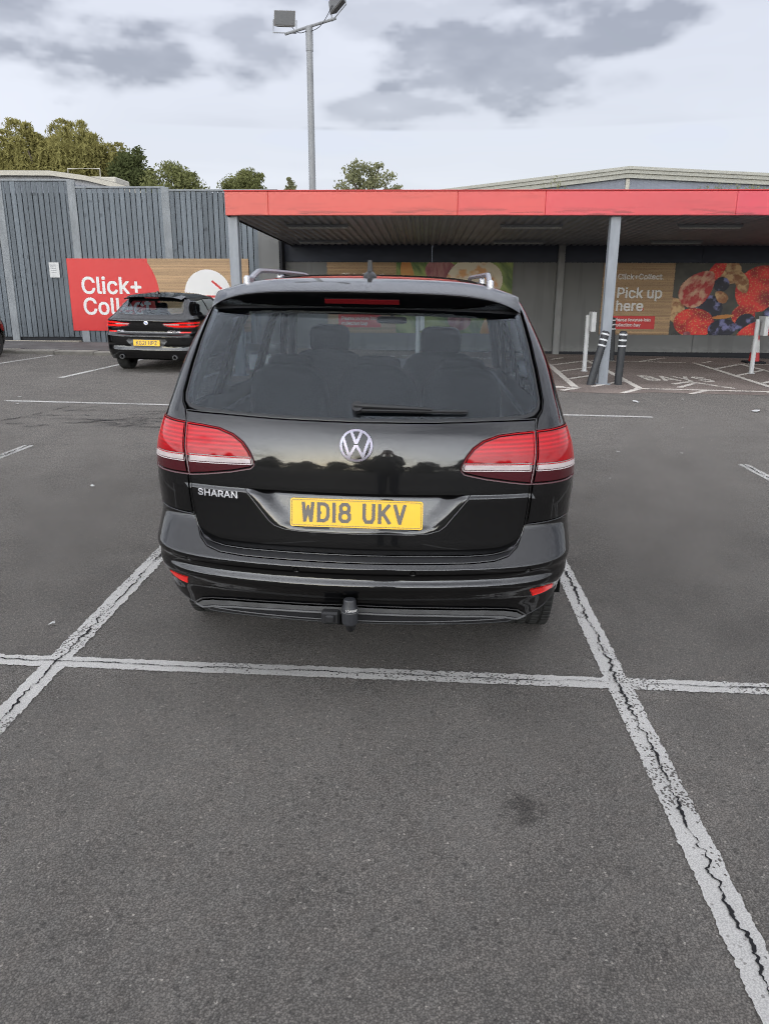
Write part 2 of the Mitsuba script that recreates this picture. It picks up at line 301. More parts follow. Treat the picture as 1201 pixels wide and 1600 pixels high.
# ---------------------------------------------------------------- canopy and store wall
CF = 14.05
store = thing('store_wall', 'grey panelled store wall under the red canopy', 'wall')
for a, b in ((-3.62, .2), (.21, 3.39), (3.57, 7.0), (7.01, 12.5)):
    part(store, 'wall_panel', cbox(a, b, WY, WY+.1, -.02, 3.0, .01), 'm_wall')
part(store, 'pilaster', cbox(3.395, 3.565, WY-.10, WY+.08, -.07, 2.74, .01), 'm_wallpost')
part(store, 'pilaster', cbox(-3.66, -3.625, WY-.06, WY+.08, .0, 2.74, .01), 'm_dark')
for a, b in ((-3.62, 3.38), (3.58, 12.5)):
    part(store, 'base_strip', cbox(a, b, WY-.02, WY-.002, -.22, .02, .006), 'm_dark')
canopy = thing('canopy', 'long red fronted canopy on grey steel posts', 'canopy')
fx = [-3.45, -2.70, .55, 2.03, 5.2, 8.4, 12.5]
for i in range(6):
    part(canopy, 'fascia_panel', cbox(fx[i]+.0008, fx[i+1]-.0008, CF, CF+.05, 2.815, 3.20, .008), f'm_fascia_{i}')
part(canopy, 'top_trim', cbox(-3.46, 12.5, CF-.012, CF+.10, 3.202, 3.222, .004), 'm_redband')
sx_ = []; xx = -3.40
prof = [(0, 0), (.06, 0), (.085, .035), (.145, .035), (.17, 0)]
while xx < 12.4: sx_ += [(xx+a, c) for a, c in prof[:4]]; xx += .17
sx_ = np.array(sx_); ys = np.array([CF+.05, 17.4, WY+.02]); zs = np.array([2.822, 2.74, 2.65]); v = []
for yy, zz in zip(ys, zs): v.append(np.column_stack([sx_[:, 0], np.full(len(sx_), yy), zz+sx_[:, 1]]))
n = len(sx_); v = np.vstack(v); f = []
for r_ in range(2):
    i0 = np.arange(n-1)+r_*n; f += [np.column_stack([i0, i0+n, i0+1]), np.column_stack([i0+1, i0+n, i0+n+1])]
part(canopy, 'soffit', trimesh.Trimesh(v, np.vstack(f), process=False), 'm_soffit', label='ribbed dark metal underside of the canopy')
part(canopy, 'roof', cbox(-3.44, 12.5, CF+.06, WY+.6, 2.93, 3.05, .01), 'm_dark')
part(canopy, 'side_trim', trimesh.Trimesh(np.array([[-3.43, CF+.05, 2.80], [-3.40, CF+.05, 2.80], [-3.40, WY, 2.63], [-3.43, WY, 2.63], [-3.43, CF+.05, 2.93], [-3.40, CF+.05, 2.93], [-3.40, WY, 2.93], [-3.43, WY, 2.93]]), [[0, 1, 2], [0, 2, 3], [0, 3, 7], [0, 7, 4], [1, 5, 6], [1, 6, 2], [0, 4, 5], [0, 5, 1], [2, 6, 7], [2, 7, 3]], process=False), 'm_dark')
mat('m_navy_shade', principled(lambda p, n, uv: mi.Color3f(.026, .031, .046)*(.8+.4*fbm(p.x*2, 0, p.z*5, 3)), .6, .35))  # dark header cladding; the canopy's shade on it is put into the colour
for a, b in ((-3.62, .2), (.205, 3.388), (3.572, 7.0), (7.005, 12.5)): part(store, 'shade_header_panel', cbox(a, b, WY-.035, WY-.002, 2.245, 2.72, .004), 'm_navy_shade')
for px in (-3.36, 3.26, 9.9):
    p_ = part(canopy, 'post', cbox(px-.085, px+.085, CF+.12, CF+.29, float(gz(px))-.05, 2.83, .008), 'm_steelpost')
    part(p_, 'base_plate', cbox(px-.13, px+.13, CF+.08, CF+.33, float(gz(px)), float(gz(px))+.018, .003), 'm_steelpost')
for lx, ly in ((-2.66, 15.6), (-3.0, 19.2), (1.42, 15.6), (1.6, 19.2), (4.75, 15.6), (5.25, 19.2), (8.4, 15.6), (8.8, 19.2)):
    z = np.interp(ly, ys, zs)
    q = part(canopy, 'light_fitting', cbox(lx, lx+1.2, ly, ly+.10, z-.045, z+.006, .01), 'm_light')
    part(q, 'diffuser', cbox(lx+.03, lx+1.17, ly+.015, ly+.085, z-.075, z-.046, .012), 'm_lightlens')
# ---------------------------------------------------------------- printed signs
def ell(cx, cy, rx, ry, rot=0, n=40, wob=0, seed=0, egg=0):
    a = np.linspace(0, 2*np.pi, n, endpoint=False); r = np.random.default_rng(seed)
    k = 1+wob*(np.sin(2*a+r.random()*6)*.6+np.sin(3*a+r.random()*6)*.5+np.sin(5*a+r.random()*6)*.3)
    x, y = rx*k*np.cos(a)*(1+egg*np.sin(a)), ry*k*np.sin(a)
    return affinity.translate(affinity.rotate(sg.Polygon(np.column_stack([x, y])), rot, origin=(0, 0)), cx, cy).buffer(0)
def berry(col, dark, seed):
    def f(p, n, uv):
        d1, d2, r = voronoi(p.x*15+seed, p.z*13.5)
        b = fbm(p.x*3+seed, 0, p.z*3, 4); c = mix(dark, col, smoothstep(.25, .7, b)); return mix(mi.Color3f(.54, .35, .11), c, smoothstep(.13, .20, d1))
    return f
mat('m_print_berry', principled(berry((.62, .028, .024), (.20, .006, .010), 3), .45, .4))
mat('m_print_flesh', principled(lambda p, n, uv: mix((0.340, 0.020, 0.020), (0.503, 0.286, 0.190), smoothstep(.38, .72, fbm(p.x*5+p.z*3, 0, p.z*5-p.x*4, 4))), .45, .4))
def blueb(p, n, uv):
    b = fbm(p.x*6, 2, p.z*6, 4); return mix((.010, .010, .022), (.16, .16, .31), smoothstep(.50, .74, b))
mat('m_print_blueberry', principled(blueb, .45, .4))
mat('m_print_dark', principled(lambda p, n, uv: mix((.02, .02, .018), (.075, .07, .055), fbm(p.x*4, 0, p.z*4, 4)), .45, .4))
mat('m_print_nut', principled(lambda p, n, uv: mix((0.224, 0.082, 0.027), (0.476, 0.306, 0.150), smoothstep(.3, .7, fbm(p.x*9, 0, p.z*9, 4))), .45, .4))
mat('m_print_green', principled(lambda p, n, uv: mix((0.034, 0.075, 0.014), (0.258, 0.306, 0.082), smoothstep(.3, .7, fbm(p.x*3+p.z*2, 0, p.z*1.2, 4))), .45, .4))
mat('m_print_orange', principled(lambda p, n, uv: mix((0.374, 0.109, 0.020), (0.476, 0.272, 0.068), fbm(p.x*4, 0, p.z*4, 4)), .45, .4))
mat('m_print_onion', principled(lambda p, n, uv: mix((0.190, 0.048, 0.061), (0.313, 0.136, 0.122), smoothstep(.3, .7, fbm(p.x*9, 0, p.z*2, 4))), .45, .4))
mat('m_print_egg', principled(lambda p, n, uv: mix((0.530, 0.462, 0.340), (0.544, 0.272, 0.109), smoothstep(.52, .70, fbm(p.x*4, 0, p.z*4, 4))), .45, .4))
def layer(parent, name, poly, x, y, z, k, m, clip=None):
    """One printed shape of a sign, each layer a hair in front of the one below."""
    if clip is not None: poly = poly.intersection(clip)
    if poly.is_empty: return
    part(parent, name, to_wall(extrude(poly.simplify(.002), .0012), x, y-.0012*k, z), m)
def words(parent, text, h, x, y, z, k, m, bold=True, sx=1., grow=0., name='lettering'):
    t = meshkit.text_mesh(text, h, .0014, bold); v = np.array(t.vertices); v[:, 0] *= sx
    part(parent, name, to_wall(trimesh.Trimesh(v, t.faces, process=False), x, y-.0012*k, z), m)
# the big one on the fence
sgn = thing('banner_sign', 'long red and wood print sign reading Click+Collect on the grey timber fence', 'sign')
SX, SZ, SW, SH = -9.15, .50, 4.70, 1.80; SY = FY-.045
part(sgn, 'board', cbox(SX, SX+SW, SY, SY+.025, SZ, SZ+SH, .004), 'm_slats')
box_ = sg.box(0, 0, SW, SH)
red = sg.box(0, 0, 2.10, SH).union(sg.Point(2.36-1.44, SH/2-.02).buffer(1.44, 64)).intersection(box_)
layer(sgn, 'red_field', red, SX, SY, SZ, 0, 'm_redprint')
layer(sgn, 'clock_face', sg.Point(3.62, .94).buffer(.60, 48), SX, SY, SZ, 1, 'm_whiteprint')
for a, b in (((3.74, 1.26), (3.98, 1.06)), ((3.22, .885), (4.0, .87))):
    layer(sgn, 'clock_hand', sg.LineString([a, b]).buffer(.028, cap_style='flat'), SX, SY, SZ, 2, 'm_redprint')
words(sgn, 'Click+', .40, SX+.30, SY, SZ+.94, 2, 'm_whiteprint', sx=.98); words(sgn, 'Collect', .40, SX+.30, SY, SZ+.42, 2, 'm_whiteprint', sx=.98)
def bay_sign(x0, label, kind):
    s = thing('banner_sign', label, 'sign'); y = WY-.03; z = .465; W, hh = 4.78, 1.775
    part(s, 'board', cbox(x0, x0+W, y, WY-.004, z, z+hh, .004), 'm_slats')
    ph = sg.box(1.79, 0, W, hh); L = lambda n_, p_, k, m: layer(s, n_, p_, x0, y, z, k, m, ph)
    if kind == 'fruit':
        L('photo_ground', ph, 0, 'm_print_dark')
        L('nut_print', ell(1.9, .62, .22, .34, 20, wob=.06, seed=2), 1, 'm_print_nut'); L('nut_print', ell(3.15, 1.55, .30, .30, 0, wob=.08, seed=4), 1, 'm_print_nut'); L('nut_print', ell(3.02, .95, .20, .12, -40, wob=.1, seed=5), 3, 'm_print_nut'); L('nut_print', ell(3.45, 1.35, .16, .34, 30, wob=.08, seed=6), 4, 'm_print_nut')
        L('blueberry_print', ell(2.98, 1.26, .20, .18), 2, 'm_print_blueberry'); L('blueberry_print', ell(2.72, .66, .36, .33, 10), 2, 'm_print_blueberry')
        L('strawberry_print', ell(2.40, 1.16, .36, .52, -42, egg=-.25), 3, 'm_print_flesh'); L('strawberry_print', ell(2.82, 1.58, .34, .16, 55), 2, 'm_print_berry')
        L('strawberry_print', ell(2.40, .30, .52, .37, -6), 5, 'm_print_berry'); L('strawberry_print', ell(3.95, 1.15, .62, .56, 25), 3, 'm_print_berry'); L('strawberry_print', ell(3.62, .50, .30, .26), 4, 'm_print_berry')
        L('blueberry_print', ell(3.12, .16, .36, .24, 8), 6, 'm_print_blueberry'); L('blueberry_print', ell(3.70, .30, .26, .24, 20), 6, 'm_print_blueberry'); L('blueberry_print', ell(4.35, .48, .26, .26), 6, 'm_print_blueberry')
        L('strawberry_print', ell(4.10, .10, .62, .28, 18), 7, 'm_print_berry'); L('leaf_print', ell(3.10, .46, .26, .05, 6), 7, 'm_print_orange'); L('nut_print', ell(2.25, .02, .10, .07), 6, 'm_print_onion')
    else:
        L('photo_ground', ph, 0, 'm_print_green')
        L('carrot_print', ell(2.10, 1.30, .18, .62, 8), 1, 'm_print_orange'); L('leaf_print', ell(2.55, 1.2, .10, .75, 24), 2, 'm_print_green'); L('onion_print', ell(2.95, 1.55, .42, .30, -10), 1, 'm_print_onion')
        L('egg_print', ell(3.80, 1.32, .72, .56, 0, wob=.03, seed=3), 2, 'm_print_egg'); L('pepper_print', ell(2.45, .55, .36, .42, -20, wob=.03), 2, 'm_print_green'); L('leaf_print', ell(3.05, .75, .14, .60, -38), 3, 'm_print_green'); L('carrot_print', ell(4.35, .40, .20, .60, -30), 2, 'm_print_orange'); L('radish_print', ell(3.45, .35, .30, .27), 3, 'm_print_onion')
    words(s, 'Click+Collect.', .125, x0+.36, y, z+1.38, 1, 'm_whiteprint', True, sx=1.02); words(s, 'Pick up', .25, x0+.36, y, z+.92, 1, 'm_whiteprint', sx=.98); words(s, 'here', .25, x0+.36, y, z+.60, 1, 'm_whiteprint', sx=.98); layer(s, 'full_stop', sg.Point(1.06, .635).buffer(.034), x0, y, z, 1, 'm_redprint')
    layer(s, 'red_band', sg.box(.28, .14, 1.40, .47), x0, y, z, 1, 'm_redprint'); words(s, 'Please reverse into', .080, x0+.36, y, z+.335, 2, 'm_whiteprint', sx=.94); words(s, 'collection bay', .080, x0+.36, y, z+.205, 2, 'm_whiteprint', sx=.94)
bay_sign(4.57, 'pick up here sign with strawberries and blueberries on the store wall', 'fruit')
bay_sign(-2.51, 'pick up here sign with vegetable print seen over the roof of the people carrier', 'veg')

# ---------------------------------------------------------------- bollards, bay posts, cone
mat('m_bollard', principled(lambda p, n, uv: mi.Color3f(.020, .021, .023)*(.7+.9*fbm(p.x*14, p.y*14, p.z*6, 4)), .5, .45))
mat('m_reflective', principled((.50, .50, .50), .4, .5))
def bollard(label, base, top, r=.068):
    b = thing('bollard', label, 'bollard'); base, top = np.array(base, float), np.array(top, float); L = np.linalg.norm(top-base)
    z = (top-base)/L; x = np.cross([0, 1., 0], z); x /= np.linalg.norm(x); M = np.eye(4); M[:3, 0] = x; M[:3, 1] = np.cross(z, x); M[:3, 2] = z; M[:3, 3] = base
    def P(m): m.apply_transform(M); return m
    part(b, 'shaft', P(lathe([(0, -.05), (r, -.05), (r, L-.03), (r*.86, L-.008), (r*.5, L), (0, L)], 28)), 'm_bollard', 40)
    for i, (a, c) in enumerate(((L-.075, L-.045), (L-.175, L-.145), (L-.275, L-.245))): part(b, 'reflective_band', P(lathe([(r, a), (r+.003, a+.002), (r+.003, c-.002), (r, c)], 28)), 'm_reflective', 40)
bollard('black bollard with white bands leaning to the right against the grey canopy post', (3.02, 14.10, -.05), (3.25, 14.18, .90)); bollard('upright black bollard with white bands just right of the grey canopy post', (3.54, 14.2, -.05), (3.56, 14.2, .90)); bollard('black bollard with white bands standing far back near the store wall behind the canopy post', (4.55, 19.1, -.07), (4.50, 19.1, .95), .075)
def bay_post(label, x, y, plate_dx, top=1.10):
    b = thing('marker_post', label, 'post', 'white marker posts with small plates'); z = float(gz(x))
    part(b, 'pole', lathe([(0, z-.03), (.045, z-.03), (.045, top-.01), (.034, top), (0, top)], 20, (x, y, 0)), 'm_white', 40)
    part(b, 'foot_collar', lathe([(.046, z), (.075, z), (.075, z+.012), (.046, z+.02)], 20, (x, y, 0)), 'm_white', 40)
    part(b, 'sign_plate', cbox(x+plate_dx-.045, x+plate_dx+.045, y-.17, y+.17, top-.33, top+.06, .006), 'm_white')
    for k in (-.06, -.24): part(b, 'clamp', cbox(x, x+plate_dx, y-.018, y+.018, top+k-.015, top+k+.015, .003), 'm_galv')
bay_post('thin white marker post seen through the windows of the people carrier', -.11, 16.5, .09); bay_post('thin white marker post standing left of the leaning bollard', 3.38, 16.45, .09); bay_post('thin white marker post near the right edge in front of the traffic cone', 6.95, 16.8, .12, 1.02)
cone = thing('traffic_cone', 'slim red and white traffic cone by the store wall at right', 'traffic cone'); cz = float(gz(8))
part(cone, 'cone', lathe([(0, .72), (.05, .72), (.125, .05), (.13, .03), (0, .03)], 24, (8.05, 19.4, cz)), 'm_redband', 40); part(cone, 'white_sleeve', lathe([(.068, .56), (.072, .56), (.106, .26), (.102, .26)], 24, (8.05, 19.4, cz)), 'm_white', 40)
part(cone, 'base', cbox(7.83, 8.27, 19.18, 19.62, cz, cz+.05, .02), 'm_dark')
scraps = [(3.27, 11.96, .20), (4.11, 12.35, .09), (4.82, 11.3, .26), (3.25, 9.67, .05), (2.07, 8.05, .05), (1.7, 6.83, .035), (2.74, 8.08, .04), (-2.71, 6.04, .06), (-5.8, 10.83, .07), (-5.5, 10.2, .05), (-1.81, 3.40, .045), (1.28, 7.1, .03)]
for i, (x, y, s) in enumerate(scraps):
    k = thing('paper_scrap', 'small pale paper scrap lying flat on the tarmac', 'litter', 'pale scraps of litter on the tarmac'); r_ = np.random.default_rng(i)
    a = np.linspace(0, 2*np.pi, 9)[:-1]; rr = s*(.35+.25*r_.random(8)); p2 = np.column_stack([rr*np.cos(a), .45*rr*np.sin(a)]); th = r_.random()*3; R2 = np.array([[math.cos(th), -math.sin(th)], [math.sin(th), math.cos(th)]]); p2 = p2@R2.T*np.array([1, 1])
    v = np.column_stack([p2[:, 0]+x, p2[:, 1]+y, gz(p2[:, 0]+x)+.010+.012*r_.random(8)]); v = np.vstack([v, [x, y, float(gz(x))+.02]])
    put(k, trimesh.Trimesh(v, [[j, (j+1) % 8, 8] for j in range(8)], process=False), 'm_white')

# ---------------------------------------------------------------- floodlight mast
LX, LY = -3.70, 27.; LZ = 9.35
mast = thing('floodlight_mast', 'tall grey steel mast with two floodlights behind the canopy', 'street lamp')
part(mast, 'pole', lathe([(0, -.2), (.125, -.2), (.10, LZ-.95), (.10, LZ-.05), (0, LZ-.05)], 20, (LX, LY, 0)), 'm_galv', 40); part(mast, 'sleeve', lathe([(.101, LZ-.66), (.113, LZ-.65), (.113, LZ+.0), (.10, LZ+.04), (0, LZ+.04)], 20, (LX, LY, 0)), 'm_galv', 40)
bar = np.array([.925, -.35, .13]); bar /= np.linalg.norm(bar)
cL, cR = np.array([LX, LY-.03, LZ+.02])-bar*.86, np.array([LX, LY-.03, LZ+.02])+bar*.94
part(mast, 'crossbar', tube([cL, cR], .045, 8), 'm_galv', 40)
def floodlight(c, rot):
    M = trimesh.transformations.euler_matrix(*rot, 'rxyz'); M[:3, 3] = c; P = lambda m: m.apply_transform(M)
    hs = trimesh.convex.convex_hull(np.array([[sx*.33, y, z] for sx in (-1, 1) for y, z in ((-.02, -.24), (-.02, .24))]+[[sx*.24, .17, z] for sx in (-1, 1) for z in (-.16, .16)]))
    h = part(mast, 'floodlight', P(hs), 'm_lampcase'); part(h, 'glass', P(cbox(-.30, .30, -.034, -.021, -.21, .21, .004)), 'm_glasslamp')
    for k in np.linspace(-.2, .2, 7): part(h, 'fin', P(cbox(k-.008, k+.008, .05, .19, -.13, .13, .003)), 'm_lampcase')
    part(h, 'bracket', P(tube([(-.36, .06, .0), (-.36, .06, -.40), (.36, .06, -.40), (.36, .06, 0)], .018, 6)), 'm_galv')
floodlight(cL+[-.0, -.02, .42], (math.radians(-14), 0, math.radians(4))); floodlight(cR+[.02, -.02, .46], (math.radians(-28), math.radians(-8), math.radians(-48)))
for s, c in ((-1, cL), (1, cR)):
    t = np.linspace(0, 1, 9)[:, None]; a, b = np.array([LX+.08*s, LY-.1, LZ-.12]), c+[.1*-s, 0, .35]
    part(mast, 'cable', tube(a+(b-a)*t+np.array([0, 0, -.16])*np.sin(np.pi*t), .011, 5), 'm_dark')

# ---------------------------------------------------------------- buildings behind
mat('m_cladding', principled(lambda p, n, uv: mi.Color3f(.15, .165, .20)*(.86+.2*fbm(p.x*.7, 0, p.z*.7, 3))*(.93+.07*smoothstep(.1, .3, p.x*3-dr.floor(p.x*3))), .5, .45)); mat('m_rooftrim', principled(lambda p, n, uv: mi.Color3f(.30, .295, .255)*(.85+.25*fbm(p.x*1.5, 0, p.z*6, 4)), .5, .4)); mat('m_roofgrey', principled(lambda p, n, uv: mi.Color3f(.24, .25, .28)*(.86+.25*fbm(p.x, p.y, p.z*3, 3)), .45, .45)); mat('m_cream', principled((.35, .33, .28), .5, .4))
hall = thing('gabled_hall', 'wide low gabled hall with cream roof edge behind the canopy at right', 'building')
BY = 40.; gp = [(-1.5, 5.36), (9.55, 6.62), (27., 5.75), (27, 0), (-1.5, 0)]
part(hall, 'gable_wall', to_wall(extrude(sg.Polygon(gp), .2), 0, BY+.25, 0), 'm_cladding')
for i, (y0, y1, dz, q) in enumerate(((BY-.15, BY+.12, .0, .21), (BY-.25, BY+.5, .20, .17), (BY-.33, BY+.9, .36, .13))):
    top = [(-3.2, 5.17), (9.55, 6.62), (28, 5.70)]; pl = sg.Polygon([(x, z+dz) for x, z in top]+[(x, z+dz+q) for x, z in top[::-1]]); part(hall, 'roof_edge', to_wall(extrude(pl, y1-y0), 0, y1, 0), 'm_rooftrim')
part(hall, 'roof', trimesh.Trimesh(np.array([[-3.2, BY, 5.66], [9.55, BY, 7.10], [28, BY, 6.18], [-3.2, BY+30, 5.66], [9.55, BY+30, 7.10], [28, BY+30, 6.18]]), [[0, 1, 4], [0, 4, 3], [1, 2, 5], [1, 5, 4]], process=False), 'm_roofgrey')
part(hall, 'corner_post', cbox(9.50, 9.68, BY-.03, BY+.04, 0, 6.6, .01), 'm_cream')
barn = thing('curved_roof_building', 'low building with pale curved roof behind the timber fence', 'building')
cv = [(-30, 6.35), (-24, 6.62), (-20.6, 6.74), (-18.3, 6.72), (-16.6, 6.50), (-15.0, 6.14), (-13.55, 5.70)]
part(barn, 'end_wall', to_wall(extrude(sg.Polygon(cv+[(-13.55, 0), (-30, 0)]).buffer(0), .2), 0, 40.3, 0), 'm_cladding')
v = np.array([(x, y, z+.28) for y in (39.7, 58.) for x, z in cv]); k = len(cv); part(barn, 'roof', trimesh.Trimesh(v, sum([[[i, i+1, i+1+k], [i, i+1+k, i+k]] for i in range(k-1)], []), process=False), 'm_roofgrey', 50)
part(barn, 'roof_edge', to_wall(extrude(sg.Polygon([(x, z+.05) for x, z in cv]+[(x, z+.27) for x, z in cv[::-1]]), .35), 0, 40.05, 0), 'm_cream'); part(barn, 'eaves_shadow_board', to_wall(extrude(sg.Polygon([(x, z-.18) for x, z in cv[1:]]+[(x, z+.045) for x, z in cv[:0:-1]]), .12), 0, 40.2, 0), 'm_roofgrey')
part(barn, 'roof_box', cbox(-18.3, -16.3, 43, 45, 6.5, 7.12, .05), 'm_cream')
part(barn, 'roof_rail', cat([tube([(-18.6, 42.5, 6.6), (-18.6, 42.5, 7.45), (-16.9, 42.5, 7.45), (-16.9, 42.5, 6.6)], .035, 6), tube([(-18.6, 42.5, 7.05), (-16.9, 42.5, 7.05)], .025, 6)]), 'm_cream')

# ---------------------------------------------------------------- trees
def leafm(key, c1, c2, f=.8):
    mat(key, {'type': 'principledthin', 'base_color': proc(lambda p, n, uv: mix(c1, c2, fbm(p.x*f, p.y*f, p.z*f, 4)*.7+.3*noise(p.x*6, p.y*6, p.z*6))), 'roughness': .6, 'diff_trans': .7, 'spec_trans': 0.}, two=False)
leafm('m_willow', (.17, .165, .06), (.34, .305, .115), .5); leafm('m_leaf_dark', (.05, .065, .03), (.12, .135, .055)); leafm('m_leaf_mid', (.10, .115, .045), (.23, .235, .10)); leafm('m_leaf_pale', (.15, .16, .085), (.30, .30, .17)); leafm('m_leaf_back', (.020, .024, .010), (.05, .055, .02))
mat('m_bark', principled(lambda p, n, uv: mi.Color3f(.09, .075, .06)*(.6+.8*fbm(p.x*12, p.y*12, p.z*3, 4)), .9, .2))
def leaves(c, size, r, asp=.45, droop=0.):
    """Small pointed leaf faces at the points c."""
    n = len(c); d = r.normal(size=(n, 3)); d[:, 2] = d[:, 2]*(1-droop)-droop*1.6; d /= np.linalg.norm(d, axis=1, keepdims=True)
    e = np.cross(d, r.normal(size=(n, 3))); e /= np.linalg.norm(e, axis=1, keepdims=True); s = size*(.6+.8*r.random(n))[:, None]
    v = np.stack([c-d*s, c+e*s*asp, c+d*s, c-e*s*asp], 1).reshape(-1, 3); i = np.arange(n)*4
    return trimesh.Trimesh(v, np.vstack([np.column_stack([i, i+1, i+2]), np.column_stack([i, i+2, i+3])]), process=False)
def clumps(c, rad, n, r, squash=.75):
    q = r.normal(size=(len(c), n, 3)); q /= np.linalg.norm(q, axis=2, keepdims=True); q *= (r.random((len(c), n, 1))**.45)
    q[..., 2] *= squash; return (c[:, None]+q*np.asarray(rad)[:, None, None]).reshape(-1, 3)
def crown_centres(n, rx, ry, rz, r, hollow=.35):
    q = r.normal(size=(n, 3)); q /= np.linalg.norm(q, axis=1, keepdims=True); q *= (hollow+(1-hollow)*r.random((n, 1))**.6); return q*[rx, ry, rz]
def tree(name, label, x, y, crown_z, rx, rz, m, seed, leaf=.12, nc=60, nl=110, trunk=.25, cr=.28, group=None, kind='round', asp=.5):
    r = np.random.default_rng(seed); t = thing(name, label, 'tree', group)
    nc = int(nc*1.4); c = crown_centres(nc, rx, rx*.8, rz, r)+[0, 0, crown_z]
    if kind == 'cone': c[:, :2] *= np.clip(1.25-(c[:, 2:]-crown_z+rz)/(2*rz), .15, 1)
    tr = [tube([(0, 0, -.2), (.05*rx, 0, crown_z*.5), (.0, .05, crown_z+rz*.5)], [trunk, trunk*.75, trunk*.2], 8)]
    for i in range(min(14, nc)):
        b = c[i]; h0 = crown_z-rz*.8+r.random()*rz*.8; a = np.array([0, 0, max(.5, min(h0, b[2]-.3))]); mid = (a+b)/2+[0, 0, -.12*rz]; tr.append(tube([a, mid, b], [trunk*.35, trunk*.2, .02], 5))
    w = cat(tr); w.apply_translation([x, y, 0]); part(t, 'trunk', w, 'm_bark', 40)
    lf = leaves(clumps(c, rx*cr*(.6+.8*r.random(nc)), nl, r), leaf, r, asp); lf.apply_translation([x, y, 0]); part(t, 'crown', lf, m)
    return t
# weeping willow
r = np.random.default_rng(21); wl = thing('willow_tree', 'big golden green weeping willow behind the timber fence at left', 'tree'); wx, wy = -27.6, 62.
heads = crown_centres(250, 5.4, 3.6, 3.7, r, .25)+[0, 0, 10.1]; heads = heads[heads[:, 2] > 7.0]; heads[:, 2] += .5*np.sin(heads[:, 0]*1.3)
pts = []
for h in heads:
    for k in range(16):
        a = r.random()*6.28; out = .35+1.0*r.random(); L = 1.2+2.6*r.random(); s = np.linspace(0, 1, 24)[:, None]+r.random((24, 1))*.04
        pts.append(h+np.hstack([out*np.cos(a)*s**.6, out*np.sin(a)*s**.6, .35*np.sin(s*3.1)*(1-s)-L*s**1.5])+r.normal(size=(24, 3))*.05)
lf = leaves(np.vstack(pts), .16, r, .28, .6); lf.apply_translation([wx, wy, 0]); part(wl, 'crown', lf, 'm_willow')
part(wl, 'trunk', cat([tube([(wx, wy, -.2), (wx+.2, wy, 4), (wx-.3, wy, 8)], [.7, .55, .3], 10)]+[tube([(wx, wy, 4.5), (wx+a, wy+b, 8), (wx+1.6*a, wy+1.6*b, 11)], [.3, .18, .05], 6) for a, b in ((-2, .5), (2.2, -.3), (.6, 1.6), (-.8, -1.5))]), 'm_bark', 40)
tree('dark_tree', 'dark leafy tree standing right of the willow', -21.6, 60., 8.6, 1.5, 2.9, 'm_leaf_dark', 31, .11, 70, 150, cr=.36); tree('bushy_tree', 'grey green bushy tree between the willow and the canopy', -18.0, 58., 7.6, 2.2, 2.3, 'm_leaf_mid', 32, .11, 60, 110, cr=.30)
tree('round_tree', 'rounded pale green tree above the left end of the canopy', -14.6, 66., 8.4, 1.75, 2.5, 'm_leaf_mid', 33, .10, 80, 170, cr=.34); tree('small_tree', 'small narrow treetop just left of the floodlight mast', -11.25, 68., 8.2, .62, 2.2, 'm_leaf_pale', 34, .10, 34, 100, cr=.45); tree('loose_tree', 'loose pale leaved tree right of the floodlight mast', -4.1, 60., 7.9, 2.35, 2.2, 'm_leaf_pale', 35, .11, 46, 80, cr=.24, asp=.6)
def weeds(label, x0, x1, n, h, seed, y=CF+.6):
    r = np.random.default_rng(seed); w = thing('roof_weeds', label, 'plant'); xs = x0+(x1-x0)*r.random(n); st, lv = [], []
    for x in xs:
        hh = h*(.5+.6*r.random()); b = np.array([x, y+.5*r.random(), 3.04]); tp = b+[.1*r.normal(), .08*r.normal(), .17+hh]; st.append(tube([b, (b+tp)/2+r.normal(size=3)*.012, tp], [.006, .005, .002], 4)); s = r.random((16, 1)); lv.append(b+(tp-b)*(.35+.65*s)+r.normal(size=(16, 3))*.028)
    part(w, 'stem', cat(st), 'm_leaf_mid'); part(w, 'leaf', leaves(np.vstack(lv), .024, r, .3), 'm_leaf_pale', kind='stuff')
weeds('few dry weed stalks growing on the canopy roof above the grey post', 2.15, 2.55, 7, .30, 3); weeds('row of pale weeds growing on the canopy roof at right edge', 4.80, 6.6, 60, .16, 4)
# trees across the car park behind the camera: the bodywork mirrors them
r = np.random.default_rng(77); cb = crown_centres(60, 3.6, 3.0, 2.8, r, .3)+[0, 0, 3.5]
back_crown = mikit.ply(leaves(clumps(cb, 1.15*(.7+.6*r.random(60)), 110, r), .24, r, .6), 'm_leaf_back'); back_trunk = mikit.ply(tube([(0, 0, -.3), (.1, 0, 2.2), (0, .1, 5.)], [.3, .24, .06], 8), 'm_bark', 40)
for i, bx in enumerate(np.linspace(-78, 70, 23)):
    k = thing('car_park_tree', 'dark tree in the row across the car park behind the camera', 'tree', 'trees across the car park behind the camera'); s = .72+.42*r.random(); M = T().translate([float(bx+3*r.normal()), float(-66+9*r.normal()), 0]).rotate([0, 0, 1], float(r.random()*360)).scale([float(s*1.1), float(s*1.1), float(s*(.8+.35*r.random()))])
    scene[k+'__crown'] = {**back_crown, 'to_world': M}; scene[k+'__trunk'] = {**back_trunk, 'to_world': M}
hx = -85+170*r.random(12000); hg = np.column_stack([hx, -72-4*r.random(12000), (2.2+3.4*meshkit.fbm(np.column_stack([hx*.22, 0*hx, 0*hx]), 4, 9))*r.random(12000)**.7]); scene['far_hedge'] = mikit.ply(leaves(hg, .42, r, .7), 'm_leaf_back'); labels['far_hedge'] = {'label': 'dark hedge across the car park behind the camera', 'category': 'hedge', 'kind': 'stuff'}
